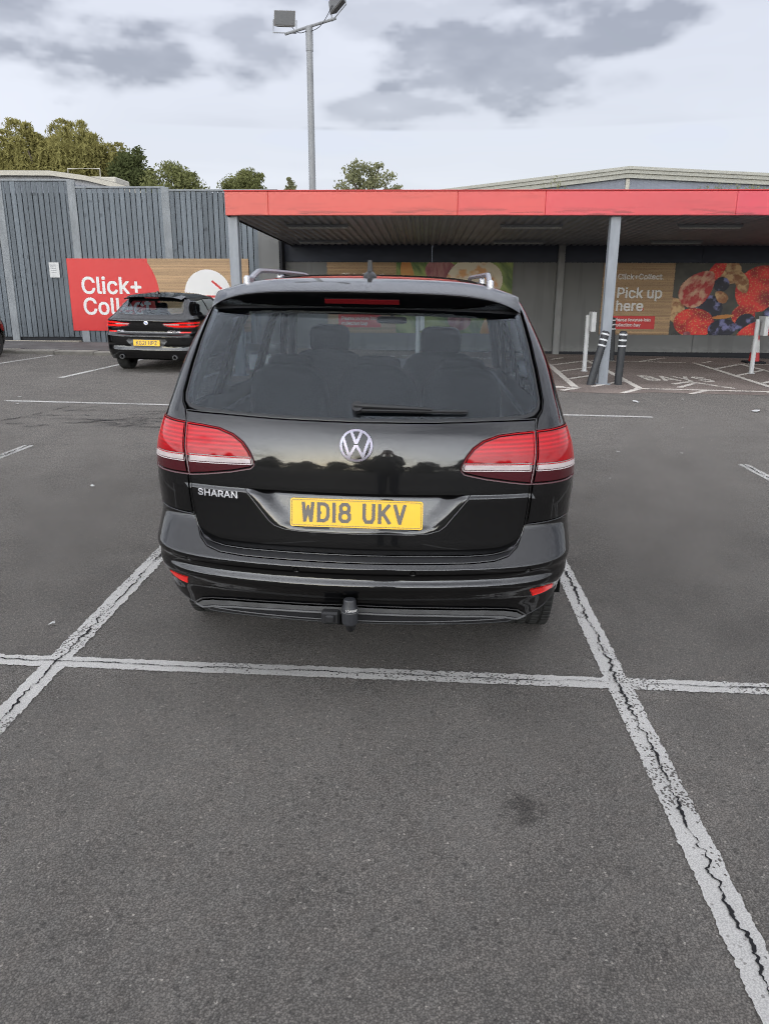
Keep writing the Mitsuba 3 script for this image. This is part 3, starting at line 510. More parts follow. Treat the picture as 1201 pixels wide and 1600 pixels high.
# ---------------------------------------------------------------- car body surfaces
from scipy.interpolate import PchipInterpolator
class Shell:
    """A car's outer skin as a surface S(u, z): u runs round the plan outline from the rear centre (0) along the side to the front, z is height."""
    def __init__(s, r, w, bow=.19, c=.26, n=8., front=None, bf=.12, cf=.6, wref=.9, side=None):
        s.r, s.w = PchipInterpolator(*zip(*r)), PchipInterpolator(*zip(*w))
        s.b, s.c, s.bf, s.cf = bow, c, bf, cf
        s.f = PchipInterpolator(*zip(*front))
        ph = (np.linspace(0, 1, 4000)**3)*np.pi/2
        ph = np.unique(np.concatenate([ph, np.linspace(0, np.pi/2, 2000), np.arcsin(np.linspace(0, 1, 800)**(n/2))]))
        s.gt, s.kt = np.sin(ph)**(2/n), 1-np.cos(ph)
        s.ut = s._arc(wref*s.gt, bow*(wref*s.gt)**2+c*s.kt); s.ue = s.ut[-1]
        nf = 4.
        ph = np.unique(np.concatenate([np.linspace(0, np.pi/2, 2000), np.arcsin(np.linspace(0, 1, 800)**(nf/2))]))
        s.gf, s.kf = np.sin(ph)**(2/nf), 1-np.cos(ph)
        s.uf = s._arc(wref*s.gf, bf*(wref*s.gf)**2+cf*s.kf)
        s.side = side or (lambda t: 0*t)
        s.ls = 2.8; s.ul = s.ue+s.ls+s.uf[-1]
    @staticmethod
    def _arc(x, y):
        return np.concatenate([[0], np.cumsum(np.hypot(np.diff(x), np.diff(y)))])
    def ends(s, z):
        w = s.w(z); return s.r(z)+s.b*w*w+s.c, s.f(z)-s.bf*w*w-s.cf
    def __call__(s, u, z):
        u, z = np.broadcast_arrays(np.asarray(u, float), np.asarray(z, float))
        a, sg = np.abs(u), np.where(u < 0, -1., 1.)
        w, r = s.w(z), s.r(z); ye, yf = s.ends(z)
        g, k = np.interp(a, s.ut, s.gt), np.interp(a, s.ut, s.kt)
        x, y = w*g, r+s.b*(w*g)**2+s.c*k
        t = np.clip((a-s.ue)/s.ls, 0, 1)
        x = np.where(a > s.ue, w+s.side(t), x); y = np.where(a > s.ue, ye+t*(yf-ye), y)
        q = np.clip(s.ul-a, 0, None); g, k = np.interp(q, s.uf, s.gf), np.interp(q, s.uf, s.kf)
        on = a > s.ue+s.ls
        x = np.where(on, w*g, x); y = np.where(on, s.f(z)-s.bf*(w*g)**2-s.cf*k, y)
        return np.stack([sg*x, y, z], -1)
    def normal(s, u, z, e=.004):
        du = s(u+e, z)-s(u-e, z); dz = s(u, z+e)-s(u, z-e)
        n = np.cross(du, dz); return n/np.maximum(np.linalg.norm(n, axis=-1, keepdims=True), 1e-9)
    def ux(s, x, z):
        """u of a point of the rear, from its x."""
        return np.sign(x)*np.interp(np.abs(x)/s.w(z), s.gt, s.ut)
    def uy(s, y, z, sgn=1):
        """u of a point of the side, from its y (rear corner and front corner included)."""
        y, z = np.broadcast_arrays(np.asarray(y, float), np.asarray(z, float))
        out = np.empty(y.shape)
        us = np.concatenate([np.linspace(.55, s.ue, 300), np.linspace(s.ue, s.ue+s.ls, 40)[1:], np.linspace(s.ue+s.ls, s.ul-.3, 200)[1:]])
        for i in np.ndindex(y.shape):
            out[i] = np.interp(y[i], s(us, np.full(len(us), z[i]))[:, 1], us)
        return sgn*out

WV = [(.15,.83),(.35,.845),(.45,.862),(.6,.884),(.75,.893),(.9,.905),(1.0,.893),(1.1,.862),(1.156,.845),(1.34,.795),(1.5,.725),(1.6,.668),(1.66,.60)]
FRONT = [(.15,4.70),(.3,4.80),(.5,4.85),(.7,4.80),(.9,4.62),(1.0,4.5),(1.3,4.5),(1.66,4.4)]
SIDE = lambda t: .036*np.clip(t/.22, 0, 1)**1.3*(1-np.clip((t-.8)/.2, 0, 1)**2)
TG = Shell(r=[(.15,.16),(.50,.120),(.60,.106),(.624,.104),(.65,.103),(.70,.107),(.75,.111),(.80,.114),(.855,.1165),(.866,.1225),(.885,.1240),(.90,.1255),(.95,.1300),(1.0,.1365),(1.05,.1460),(1.10,.1610),(1.14,.180),(1.156,.190),(1.2,.220),(1.35,.322),(1.543,.458),(1.60,.505),(1.66,.60)],
           w=WV, front=FRONT, side=SIDE, bow=.185)
BP = Shell(r=[(.15,.16),(.25,.12),(.34,.090),(.385,.078),(.40,.074),(.44,.064),(.47,.040),(.50,.014),(.514,.0055),(.525,.004),(.558,.016),(.572,.012),(.588,.001),(.602,0.),(.608,.003),(.625,.022),(.66,.062),(.70,.103),(.72,.118),(.735,.122),(.78,.125)],
           w=WV, front=FRONT, side=SIDE, bow=.20, c=.25)
# ---------------------------------------------------------------- panels cut from a shell
def ribbon(v, f, n, m, **k):
    p = meshkit.write_ply(trimesh.Trimesh(v, f, process=False), False, normals=n)
    return {'type': 'ply', 'filename': p, 'face_normals': False, 'bsdf': {'type': 'ref', 'id': m}, **k}
def xform(v, M): return v@M[:3, :3].T+M[:3, 3]
def panel(S, poly, off=0., bw=.004, drop=.003, skirt=.02, cell=.03, zs=None, disp=None):
    """(vertices, faces, normals) of the piece of shell S inside the outline poly of (u, z): rounded edge, turned-in rim."""
    V, N, Fc = [], [], []; cnt = 0
    def emit(uz, faces, h, tilt=None):
        nonlocal cnt
        n = S.normal(uz[:, 0], uz[:, 1]); p = S(uz[:, 0], uz[:, 1])
        if disp is not None:
            p = p+disp(uz); e = .003
            pu = (S(uz[:, 0]+e, uz[:, 1])+disp(uz+[e, 0]))-(S(uz[:, 0]-e, uz[:, 1])+disp(uz-[e, 0])); pz = (S(uz[:, 0], uz[:, 1]+e)+disp(uz+[0, e]))-(S(uz[:, 0], uz[:, 1]-e)+disp(uz-[0, e]))
            n = np.cross(pu, pz); n /= np.linalg.norm(n, axis=1, keepdims=True)
        p = p+n*(off+np.asarray(h))[..., None] if np.ndim(h) else p+n*(off+h)
        if tilt is not None: n = n+tilt; n = n/np.linalg.norm(n, axis=1, keepdims=True)
        V.append(p); N.append(n); Fc.append(np.asarray(faces)+cnt); cnt += len(p)
    for P in getattr(poly, 'geoms', [poly]):
        Pi = P.buffer(-bw, join_style='round') if bw > 0 else P
        for Q in getattr(Pi, 'geoms', [Pi]):
            if Q.is_empty: continue
            Q = Q.simplify(.0004).segmentize(cell*.5); x0, z0, x1, z1 = Q.bounds
            us = np.linspace(x0, x1, max(2, int(math.ceil((x1-x0)/cell))+1))
            zz = np.linspace(z0, z1, max(2, int(math.ceil((z1-z0)/cell))+1)) if zs is None else np.unique(np.concatenate([[z0, z1], [z for z in zs if z0 < z < z1]]))
            A, B = np.meshgrid(us[:-1], zz[:-1], indexing='ij'); C, D = np.meshgrid(us[1:], zz[1:], indexing='ij')
            bx = shapely.box(A.ravel(), B.ravel(), C.ravel(), D.ravel()); shapely.prepare(Q)
            ins = shapely.contains_properly(Q, bx); crs = shapely.intersects(Q, bx) & ~ins
            uz, fs = [], []; k = 0
            for b in np.nonzero(ins)[0]:
                a_, b_, c_, d_ = A.ravel()[b], B.ravel()[b], C.ravel()[b], D.ravel()[b]
                uz += [(a_, b_), (c_, b_), (c_, d_), (a_, d_)]; fs += [(k, k+1, k+2), (k, k+2, k+3)]; k += 4
            for gm in shapely.intersection(bx[crs], Q):
                for h in getattr(gm, 'geoms', [gm]):
                    if h.geom_type != 'Polygon' or h.area < 1e-9: continue
                    v, f = trimesh.creation.triangulate_polygon(h, engine='earcut')
                    t = v[f]; ar = (t[:, 1, 0]-t[:, 0, 0])*(t[:, 2, 1]-t[:, 0, 1])-(t[:, 1, 1]-t[:, 0, 1])*(t[:, 2, 0]-t[:, 0, 0]); f = np.where(ar[:, None] < 0, f[:, ::-1], f)
                    uz += list(map(tuple, v)); fs += [tuple(np.array(q)+k) for q in f]; k += len(v)
            if k: emit(np.array(uz), np.array(fs), 0.)
        # rounded edge and rim
        if bw <= 0 and skirt <= 0: continue
        for ring in [P.exterior, *P.interiors]:
            r = sg.LinearRing(ring.coords).segmentize(cell*.5); c = np.array(r.coords)[:-1]
            if (not r.is_ccw) != (ring is not P.exterior): c = c[::-1]
            d = np.roll(c, -1, 0)-np.roll(c, 1, 0); d /= np.maximum(np.linalg.norm(d, axis=1, keepdims=True), 1e-9)
            out = np.column_stack([d[:, 1], -d[:, 0]])                       # away from the panel
            m = len(c); i = np.arange(m); j = (i+1) % m
            def nv(o):                                                        # outward direction in space
                e = .002; q = S(c[:, 0]+out[:, 0]*e, c[:, 1]+out[:, 1]*e)-S(c[:, 0], c[:, 1]); return q/np.maximum(np.linalg.norm(q, axis=1, keepdims=True), 1e-9)
            o3 = nv(out); n0 = S.normal(c[:, 0], c[:, 1]); dd = disp(c) if disp is not None else 0
            rows = []
            ci = c-out*bw*1.02
            for uv_, h, w1, w2 in ((ci, 0., 1., 0.), (c-out*bw*.35, -drop*.3, .8, .6), (c, -drop, .45, .9), (c, -drop-.0005, .05, 1.), (c, -skirt, .0, 1.)):
                rows.append((S(uv_[:, 0], uv_[:, 1])+dd+n0*(off+h), n0*w1+o3*w2))
            if bw <= 0: rows = rows[2:]
            for (p, _), (_, q) in [((x[0], 0), (0, x[1])) for x in rows]:
                V.append(p); N.append(q/np.maximum(np.linalg.norm(q, axis=1, keepdims=True), 1e-9))
            for a in range(len(rows)-1):
                s0 = cnt+a*m; s1 = s0+m; Fc.append(np.vstack([np.column_stack([s0+i, s1+i, s1+j]), np.column_stack([s0+i, s1+j, s0+j])]))
            cnt += m*len(rows)
    V, N, Fc = np.vstack(V), np.vstack(N), np.vstack(Fc)
    t = V[Fc]; fn = np.cross(t[:, 1]-t[:, 0], t[:, 2]-t[:, 0]); bad = (fn*N[Fc].mean(1)).sum(1) < 0; Fc[bad] = Fc[bad][:, ::-1]
    return V, Fc, N
class Car:
    def __init__(s, root, M): s.root, s.M, s.NM = root, M, np.linalg.inv(M[:3, :3]).T
    def shell(s, name, S, poly, m, parent=None, label=None, flip=False, **k):
        v, f, n = panel(S, poly, **k); n = n@s.NM.T; n /= np.linalg.norm(n, axis=1, keepdims=True); v = xform(v, s.M)
        if np.linalg.det(s.M[:3, :3]) < 0: f = f[:, ::-1]
        key = numbered((parent or s.root)+'__'+name); scene[key] = ribbon(v, f, n, m)
        if label: labels[key] = {'label': label}
        return key
    def add(s, name, mesh, m, smooth=False, parent=None, label=None, **k):
        if hasattr(mesh, 'to_mesh'): q = mesh.to_mesh(); mesh = trimesh.Trimesh(q.vert_properties[:, :3], q.tri_verts, process=False)
        mesh = trimesh.Trimesh(xform(np.array(mesh.vertices), s.M), np.array(mesh.faces), process=False)
        return part(parent or s.root, name, mesh, m, smooth, label, **k)
def rear(S, pts, mirror=False):
    """An outline given as (x, z) points of the rear, as a polygon in (u, z)."""
    p = np.array(pts, float); p[:, 0] = S.ux(p[:, 0], p[:, 1]); return sg.Polygon(p).buffer(0)
def sym(pts): return list(pts)+[(-x, z) for x, z in pts[::-1]]
big = lambda q: max(q.geoms, key=lambda t: t.area) if hasattr(q, 'geoms') else q
def flipx(poly): return affinity.scale(poly, -1, 1, origin=(0, 0))
def curve(pts, n=6, closed=False):
    """A smooth line through the points."""
    from scipy.interpolate import CubicSpline
    p = np.asarray(pts, float); s = np.concatenate([[0], np.cumsum(np.linalg.norm(np.diff(p, axis=0), axis=1)**.5)])
    return CubicSpline(s, p)(np.linspace(0, s[-1], n*(len(p)-1)+1))

# ---------------------------------------------------------------- car materials
def paintc(p, n, uv):
    d = fbm(p.x*9, p.y*9, p.z*9, 4); return mi.Color3f(.0004, .0004, .0006)+mi.Color3f(.0010, .0009, .0008)*smoothstep(.55, .9, d)
mat('m_paint', principled(paintc, lambda p, n, uv: .02+.02*smoothstep(.6, .9, fbm(p.x*6, p.y*6, p.z*6, 4)), 0.62, clearcoat=.55, clearcoat_gloss=.985))
mat('m_plasticblack', principled((.016, .016, .017), .45, .4)); mat('m_glossblack', principled((.006, .006, .007), .08, .5)); mat('m_gap', principled((.004, .004, .004), .9, .1)); mat('m_rubber', principled(lambda p, n, uv: mi.Color3f(.022, .022, .021)*(.7+.8*fbm(p.x*30, p.y*30, p.z*30, 3)), .8, .3))
mat('m_lipgrey', principled(lambda p, n, uv: mi.Color3f(.085, .085, .085)*(.75+.5*fbm(p.x*20, p.y*20, p.z*30, 3)), .42, .45)); mat('m_chrome', {'type': 'roughconductor', 'material': 'Cr', 'alpha': .08}); mat('m_chromedark', {'type': 'roughconductor', 'material': 'Cr', 'alpha': .16, 'specular_reflectance': {'type': 'rgb', 'value': [.40, .40, .44]}}); mat('m_satin', {'type': 'roughconductor', 'material': 'Al', 'alpha': .22, 'specular_reflectance': {'type': 'rgb', 'value': [.62, .62, .64]}})
mat('m_plate', principled(lambda p, n, uv: mi.Color3f(.74, .42, .003)*(.95+.08*fbm(p.x*30, p.y*30, p.z*30, 3)), .35, .5)); mat('m_plateink', principled((.10, .085, .07), .4, .45)); mat('m_seat', principled(lambda p, n, uv: mi.Color3f(.016, .017, .019)*(.8+.5*noise(p.x*200, p.y*200, p.z*200)), .85, .3)); mat('m_trim', principled((.075, .075, .08), .8, .3)); mat('m_headliner', principled((.22, .22, .22), .9, .2))
mat('m_lensred', principled(lambda p, n, uv: mix((.28, .001, .004), (.52, .004, .010), (.5+.5*dr.sin(p.z*390))*smoothstep(1.0, 1.05, p.z)*.8+.2*noise(p.x*30, p.y*30, p.z*40)), .05, .36, clearcoat=.1, clearcoat_gloss=.99)); mat('m_lensdark', principled((.045, .002, .005), .05, .6, clearcoat=.6, clearcoat_gloss=.99)); mat('m_lensbar', principled((.52, .015, .018), .10, .6, clearcoat=.6))
mat('m_lensclear', principled(lambda p, n, uv: mi.Color3f(.46, .40, .39)*(.80+.3*fbm(p.x*40, p.y*40, p.z*90, 3)), .12, .5)); mat('m_reflector', principled((.90, .012, .008), .15, .5)); mat('m_brake', principled((.11, .006, .008), .12, .5))
def glass(t): return {'type': 'thindielectric', 'int_ior': 1.36, 'specular_reflectance': {'type': 'rgb', 'value': [.86, .94, 1.]}, 'specular_transmittance': {'type': 'rgb', 'value': list(t)}}
scene['m_glasstint'] = glass((.30, .345, .38)); scene['m_glassclear'] = glass((.84, .88, .86)); scene['m_glassdoor'] = glass((.42, .44, .46))

# ================================================================ the black people carrier
car_root = thing('people_carrier', 'big black people carrier seen from behind in the middle bay with its tow bar', 'car')
PX, PY, PW = -.249, 2.755, -.0035
CM = np.array([[math.cos(PW), -math.sin(PW), 0, PX], [math.sin(PW), math.cos(PW), 0, PY], [-TILT*math.cos(PW), TILT*math.sin(PW), 1, -TILT*PX], [0, 0, 0, 1.]])
car = Car(car_root, CM); ND = 'm_paint'
U = TG.ux; UY = TG.uy
SEAM = [(.684, 1.150), (.698, 1.102), (.684, .906), (.681, .871), (.674, .79), (.667, .74), (.655, .70), (.634, .665), (.598, .640), (.54, .628), (.447, .624), (0, .624)]
GL = [(0, 1.150), (.30, 1.1525), (.56, 1.160), (.655, 1.165), (.690, 1.172), (.712, 1.190), (.718, 1.215), (.706, 1.29), (.690, 1.373), (.672, 1.46), (.652, 1.545), (.50, 1.555), (.25, 1.561), (0, 1.563)]
glass_p = rear(TG, sym(GL)); lamp_in = [(.693, 1.106), (.62, 1.103), (.55, 1.096), (.49, 1.076), (.45, 1.048), (.425, 1.015), (.411, .985), (.408, .965), (.42, .952), (.50, .934), (.60, .918), (.684, .906)]
lampL_in = rear(TG, lamp_in); recess = rear(TG, sym([(0, .713), (.22, .714), (.285, .719), (.325, .731), (.348, .748), (.395, .806), (.444, .8675), (.0, .8675)]))
tail = rear(TG, sym([(.703, 1.150), (.700, 1.102)]+SEAM[2:]))
tail = tail.difference(glass_p.buffer(.009)).difference(lampL_in.buffer(.0018)).difference(flipx(lampL_in).buffer(.0018)).difference(recess.buffer(.0005))
tail = max(tail.geoms, key=lambda q: q.area) if hasattr(tail, 'geoms') else tail
tg = car.shell('tailgate', TG, tail, ND, bw=.004, skirt=.03, cell=.028, zs=np.unique(np.concatenate([np.arange(.62, .845, .02), np.arange(.845, .89, .004), np.arange(.89, 1.2, .012)])))
# plate recess: its back leans so that it faces a little upwards, its ends are splayed
def rec_disp(uz):
    u, z = uz[:, 0], uz[:, 1]; a = np.abs(u); edge = np.interp(z, [.70, .731, .748, .806, .8675, .9], [.30, .325, .348, .395, .444, .46])
    side = np.clip((edge-a)/.105, 0, 1); low = np.clip((z-.7125)/.03, 0, 1); d = (.005+.031*np.clip((z-.713)/.155, 0, 1.05))*(side*side*(3-2*side))*low
    return np.column_stack([0*d, d, 0*d])
car.shell('plate_recess', TG, recess, 'm_paint', parent=tg, bw=0, skirt=0, cell=.012, disp=rec_disp)
car.add('recess_roof', (lambda x: trimesh.Trimesh(np.vstack([np.column_stack([x, TG(U(x, .8675), .8675)[:, 1], 0*x+.8675]), np.column_stack([x, TG(U(x, .8675), .8675)[:, 1]+.040, 0*x+.8665])]), sum([[[i, i+1, i+1+len(x)], [i, i+1+len(x), i+len(x)]] for i in range(len(x)-1)], []), process=False))(np.linspace(-.444, .444, 40)), 'm_paint', parent=tg)
# number plate
pw, ph, pz = .26, .0555, .788; pn = math.radians(13.5)
PM = trimesh.transformations.translation_matrix([0, TG(0, pz)[1]+.0125, pz])@trimesh.transformations.rotation_matrix(-pn, [1, 0, 0])
def on_plate(m): m = m.copy(); v = np.array(m.vertices); v = np.column_stack([v[:, 0], -v[:, 2], v[:, 1]]); return trimesh.Trimesh(xform(v, PM), m.faces, process=False)
def rrect(x0, x1, y0, y1, r): return sg.box(x0+r, y0+r, x1-r, y1-r).buffer(r, 8)
pl = car.add('number_plate', on_plate(extrude(rrect(-pw, pw, -ph, ph, .010), .006)), 'm_plate', label='yellow number plate reading WD18 UKV')
car.add('plate_rim', on_plate(extrude(rrect(-pw+.005, pw-.005, -ph+.005, ph-.005, .007).difference(rrect(-pw+.0068, pw-.0068, -ph+.0068, ph-.0068, .006)), .0072)), 'm_plateink', parent=pl)
GLY = {'W': [[(0, 1), (.16, 0), (.5, .72), (.84, 0), (1, 1)]], 'D': [[(0, 0), (0, 1), (.58, 1), (.88, .9), (1, .7), (1, .3), (.88, .1), (.58, 0), (0, 0)]], '1': [[(.5, 0), (.5, 1)]], '8': [[(.3, .53), (.08, .64), (.06, .86), (.26, 1), (.74, 1), (.94, .86), (.92, .64), (.7, .53), (.3, .53), (.02, .40), (.0, .14), (.24, 0), (.76, 0), (1, .14), (.98, .40), (.7, .53)]], 'U': [[(0, 1), (0, .22), (.2, 0), (.8, 0), (1, .22), (1, 1)]], 'K': [[(0, 0), (0, 1)], [(.05, .38), (.95, 1)], [(.32, .58), (1, 0)]], 'V': [[(0, 1), (.5, 0), (1, 1)]],
       'Y': [[(0, 1), (.5, .45), (1, 1)], [(.5, .5), (.5, 0)]], '9': [[(1, .45), (.25, .45), (0, .6), (0, .85), (.25, 1), (.75, 1), (1, .85), (1, .2), (.75, 0), (.1, 0)]], 'G': [[(1, .8), (.8, 1), (.2, 1), (0, .8), (0, .2), (.2, 0), (.8, 0), (1, .2), (1, .48), (.55, .48)]], '2': [[(0, .82), (.2, 1), (.8, 1), (1, .82), (1, .62), (0, .0), (1, 0)]], 'H': [[(0, 0), (0, 1)], [(1, 0), (1, 1)], [(0, .5), (1, .5)]], 'P': [[(0, 0), (0, 1), (.8, 1), (1, .84), (1, .6), (.8, .45), (0, .45)]], 'Z': [[(0, 1), (1, 1), (0, 0), (1, 0)]]}
def plate_text(text, h, w, st, gap, space):
    x = 0; out = []
    for ch in text:
        if ch == ' ': x += space; continue
        cw = st if ch == '1' else w; hw = (cw-st); hh = h-st
        for ln in GLY[ch]: out.append(sg.LineString([(x+st/2+a*hw if ch != '1' else x+st/2, st/2+b*hh) for a, b in ln]).buffer(st/2, cap_style='square' if ch in 'WKVZ1HU' else 'flat', join_style='mitre', mitre_limit=2))
        x += cw+gap
    return affinity.translate(shapely.union_all(out).intersection(sg.box(-.01, 0, x, h)), -(x-gap)/2, -h/2)
car.add('lettering', on_plate(extrude(affinity.translate(plate_text('WD18 UKV', .079, .050, .0135, .0105, .034), -.01, .002), .0071)), 'm_plateink', parent=pl)
car.add('plate_screw', on_plate(extrude(sg.Point(-.142, .0).buffer(.0055), .009)), 'm_lipgrey', parent=pl)
st_ = car.add('dealer_strip', on_plate(extrude(sg.box(-.105, -.0665, .09, -.0575), .004)), 'm_glossblack', parent=pl)
car.add('plate_holder', on_plate(extrude(sg.box(-.21, -.064, .205, -.05), .003)), 'm_plasticblack', parent=tg)
# badge
bz = 1.056; bx_ = TG(0, bz); bn = TG.normal(np.array([0.0]), np.array([bz]))[0]; BMx = np.eye(4); BMx[:3, 0] = [1, 0, 0]; BMx[:3, 1] = np.cross(bn, [1, 0, 0]); BMx[:3, 2] = bn; BMx[:3, 3] = bx_
def on_badge(m): return trimesh.Trimesh(xform(np.array(m.vertices), BMx), m.faces, process=False)
R_ = .0655; bd = car.add('badge', on_badge(lathe([(0, .007), (R_*.86, .006), (R_, .002), (R_, -.01), (0, -.01)], 48)), 'm_glossblack', 40, parent=tg, label='round chrome maker badge')
ring = sg.Point(0, 0).buffer(R_*.97, 32).difference(sg.Point(0, 0).buffer(R_*.83, 32)); disc = sg.Point(0, 0).buffer(R_*.90, 32); q = R_
sv = sg.LineString([(-.36*q, .95*q), (-.0*q, .08*q), (.36*q, .95*q)]).buffer(.082*q, join_style='mitre', cap_style='flat'); sw = sg.LineString([(-.82*q, .60*q), (-.40*q, -.66*q), (0, .06*q), (.40*q, -.66*q), (.82*q, .60*q)]).buffer(.080*q, join_style='mitre', cap_style='flat', mitre_limit=3)
logo = shapely.union_all([ring, sv.intersection(disc).intersection(sg.box(-q, .10*q, q, q)), sw.intersection(disc).intersection(sg.box(-q, -q, q, .62*q)).difference(sg.box(-.2*q, .025*q, .2*q, .085*q))])
em = extrude(logo, .016); ev, ef = trimesh.remesh.subdivide_to_size(em.vertices, em.faces, .007); ev = np.array(ev); ev[:, 2] -= np.where(ev[:, 2] > .005, 1.9*(ev[:, 0]**2+ev[:, 1]**2), 0); em = trimesh.Trimesh(ev, ef, process=True)
car.add('emblem', on_badge(em), 'm_chromedark', 35, parent=bd)
# model name: follows the bodywork
tx = meshkit.text_mesh('SHARAN', .0255, .004, True); v = np.array(tx.vertices); v[:, 0] = (v[:, 0]-v[:, 0].min())/np.ptp(v[:, 0])*.170-.645; zc = v[:, 1]+.8275; n_ = TG.normal(U(v[:, 0], zc), zc); v = TG(U(v[:, 0], zc), zc)+n_*(v[:, 2:3]*1.0+.0005)
car.add('model_lettering', trimesh.Trimesh(v, tx.faces, process=False), 'm_satin', parent=tg)
# rear window, its seal, wiper
car.shell('rear_window', TG, glass_p, 'm_glasstint', bw=0, skirt=0, cell=.05, off=-.002)
car.shell('window_seal', TG, glass_p.buffer(.0085).difference(glass_p.buffer(-.004)), 'm_plasticblack', bw=0, skirt=.02, cell=.04, off=-.001)
def on_tg(pts, off): p = np.array(pts, float); u = U(p[:, 0], p[:, 1]); return TG(u, p[:, 1])+TG.normal(u, p[:, 1])*np.asarray(off)[..., None]
wb = on_tg(np.column_stack([np.linspace(-.012, .425, 14), 1.176+.0*np.linspace(0, 1, 14)]), np.full(14, .010)); wa = on_tg(np.column_stack([np.linspace(-.012, .285, 12), np.interp(np.linspace(0, 1, 12), [0, 1], [1.190, 1.181])]), np.full(12, .026))
wp = car.add('wiper', tube(wa, np.interp(np.linspace(0, 1, 12), [0, .12, 1], [.011, .011, .006]), 10), 'm_plasticblack', 50); car.add('blade', tube(wb, .004, 8), 'm_rubber', 50, parent=wp); car.add('blade_holder', tube(wb+[0, -.006, .006], np.where(np.arange(14) < 9, .006, .0045), 8), 'm_plasticblack', 50, parent=wp)
v = on_tg([(0, 1.187), (0, 1.1871)], np.array([0., .03])); car.add('wiper_hub', trimesh.creation.cylinder(.022, segment=v, sections=24), 'm_plasticblack', 40, parent=wp)
# lamps
def lamp(sgn, inner):
    if inner: out = lampL_in
    else:
        z_ = np.array([1.107, 1.108, 1.106, 1.085, 1.0, .93, .905, .902, .904, .907]); x_ = [.701, .80]; u_ = [U(.702, 1.107), U(.80, 1.108), UY(.50, 1.10), UY(.60, 1.083), UY(.575, 1.0), UY(.52, .93), UY(.46, .905), U(.845, .9005), U(.77, .902), U(.692, .907)]
        out = sg.Polygon(np.column_stack([np.array(u_, float).ravel(), z_])).buffer(.008).buffer(-.008)
    f = (lambda q: flipx(q)) if sgn < 0 else (lambda q: q)
    x0, _, x1, _ = out.bounds; zt = (lambda u: np.interp(u, [.42, .69, .70, 1.3], [.991, .986, .984, .957])); zb = (lambda u: np.interp(u, [.42, .69, .70, 1.3], [.965, .957, .957, .931])); uu = np.linspace(x0-.05, x1+.05, 40)
    strip = sg.Polygon(np.vstack([np.column_stack([uu, zt(uu)]), np.column_stack([uu, zb(uu)])[::-1]])); up = sg.Polygon(np.vstack([np.column_stack([uu, zt(uu)]), [[uu[-1], 1.3], [uu[0], 1.3]]])); dn = sg.Polygon(np.vstack([np.column_stack([uu, zb(uu)]), [[uu[-1], .7], [uu[0], .7]]]))
    side = 'left' if sgn < 0 else 'right'; inn = out.buffer(-.016)
    k = car.shell('tail_light', TG, f(out), 'm_lensdark', bw=.006, drop=.004, skirt=.03, cell=.02, off=.002, label=f"{side} {'inner' if inner else 'outer'} tail light")
    a = out.buffer(-.0035).intersection(up); car.shell('red_lens', TG, f(big(a)), 'm_lensred', parent=k, bw=.004, drop=.002, skirt=.004, cell=.02, off=.0045)
    a = out.buffer(-.006).intersection(strip.buffer(-.001)); a = a.difference(sg.box(.692, 0, .700, 2)); car.shell('clear_strip', TG, f(big(a)), 'm_lensclear', parent=k, bw=.003, drop=.002, skirt=.004, cell=.02, off=.0040)
    return out
lo = None
for sgn in (-1, 1): lamp(sgn, True); lo = lamp(sgn, False)
# bumper
BU, BUY = BP.ux, BP.uy
seamB = [(.668, .741), (.657, .701), (.636, .664), (.600, .6385), (.542, .6265), (.449, .6225), (0, .6215)]
arch = lambda r_, S=TG: sg.Polygon([(float(S.uy(1.0+r_*math.cos(t), max(.16, .335+r_*math.sin(t)))), .335+r_*math.sin(t)) for t in np.linspace(0, 2*np.pi, 60)[:-1]]).buffer(0)
half = [(BU(x, z), z) for x, z in seamB[::-1]]+[(BU(.72, .741), .741), (float(BUY(.45, .741)), .741), (float(BUY(.72, .741)), .741), (float(BUY(.72, .44)), .44), (float(BUY(.58, .42)), .40), (BU(.83, .410), .410), (BU(.772, .372), .372), (BU(.70, .350), .350), (BU(.60, .343), .343), (0, .338)]
bp = sg.Polygon(half+[(-u, z) for u, z in half[::-1]]).buffer(0); ar = arch(.375); bp = bp.difference(ar).difference(flipx(ar)); bp = max(bp.geoms, key=lambda q: q.area) if hasattr(bp, 'geoms') else bp
refl = rear(BP, [(.695, .490), (.745, .490), (.786, .488), (.803, .478), (.803, .454), (.77, .448), (.715, .444)]).buffer(.004).buffer(-.004); sens = [sg.Point(float(BU(x, z)), z).buffer(.0115, 12) for x, z in ((.678, .583), (.226, .587))]
bp2 = bp.difference(shapely.union_all([refl.buffer(.001), flipx(refl).buffer(.001)]+sens+[flipx(q) for q in sens]))
bm = car.shell('bumper', BP, bp2, ND, bw=.003, drop=.002, skirt=.03, cell=.028, zs=np.unique(np.concatenate([np.arange(.33, .48, .012), np.arange(.48, .64, .004), np.arange(.64, .75, .008)])))
for f in (lambda q: q, flipx):
    car.shell('reflector', BP, f(refl), 'm_reflector', parent=bm, bw=.002, drop=.001, skirt=.01, cell=.02, off=.001)
    for q in sens: car.shell('parking_sensor', BP, f(q.buffer(-.0022)), 'm_paint', parent=bm, bw=.001, drop=.001, skirt=.01, cell=.01, off=-.0015)
car.shell('bumper_backing', BP, bp.buffer(-.002), 'm_gap', bw=0, skirt=0, cell=.05, off=-.012)
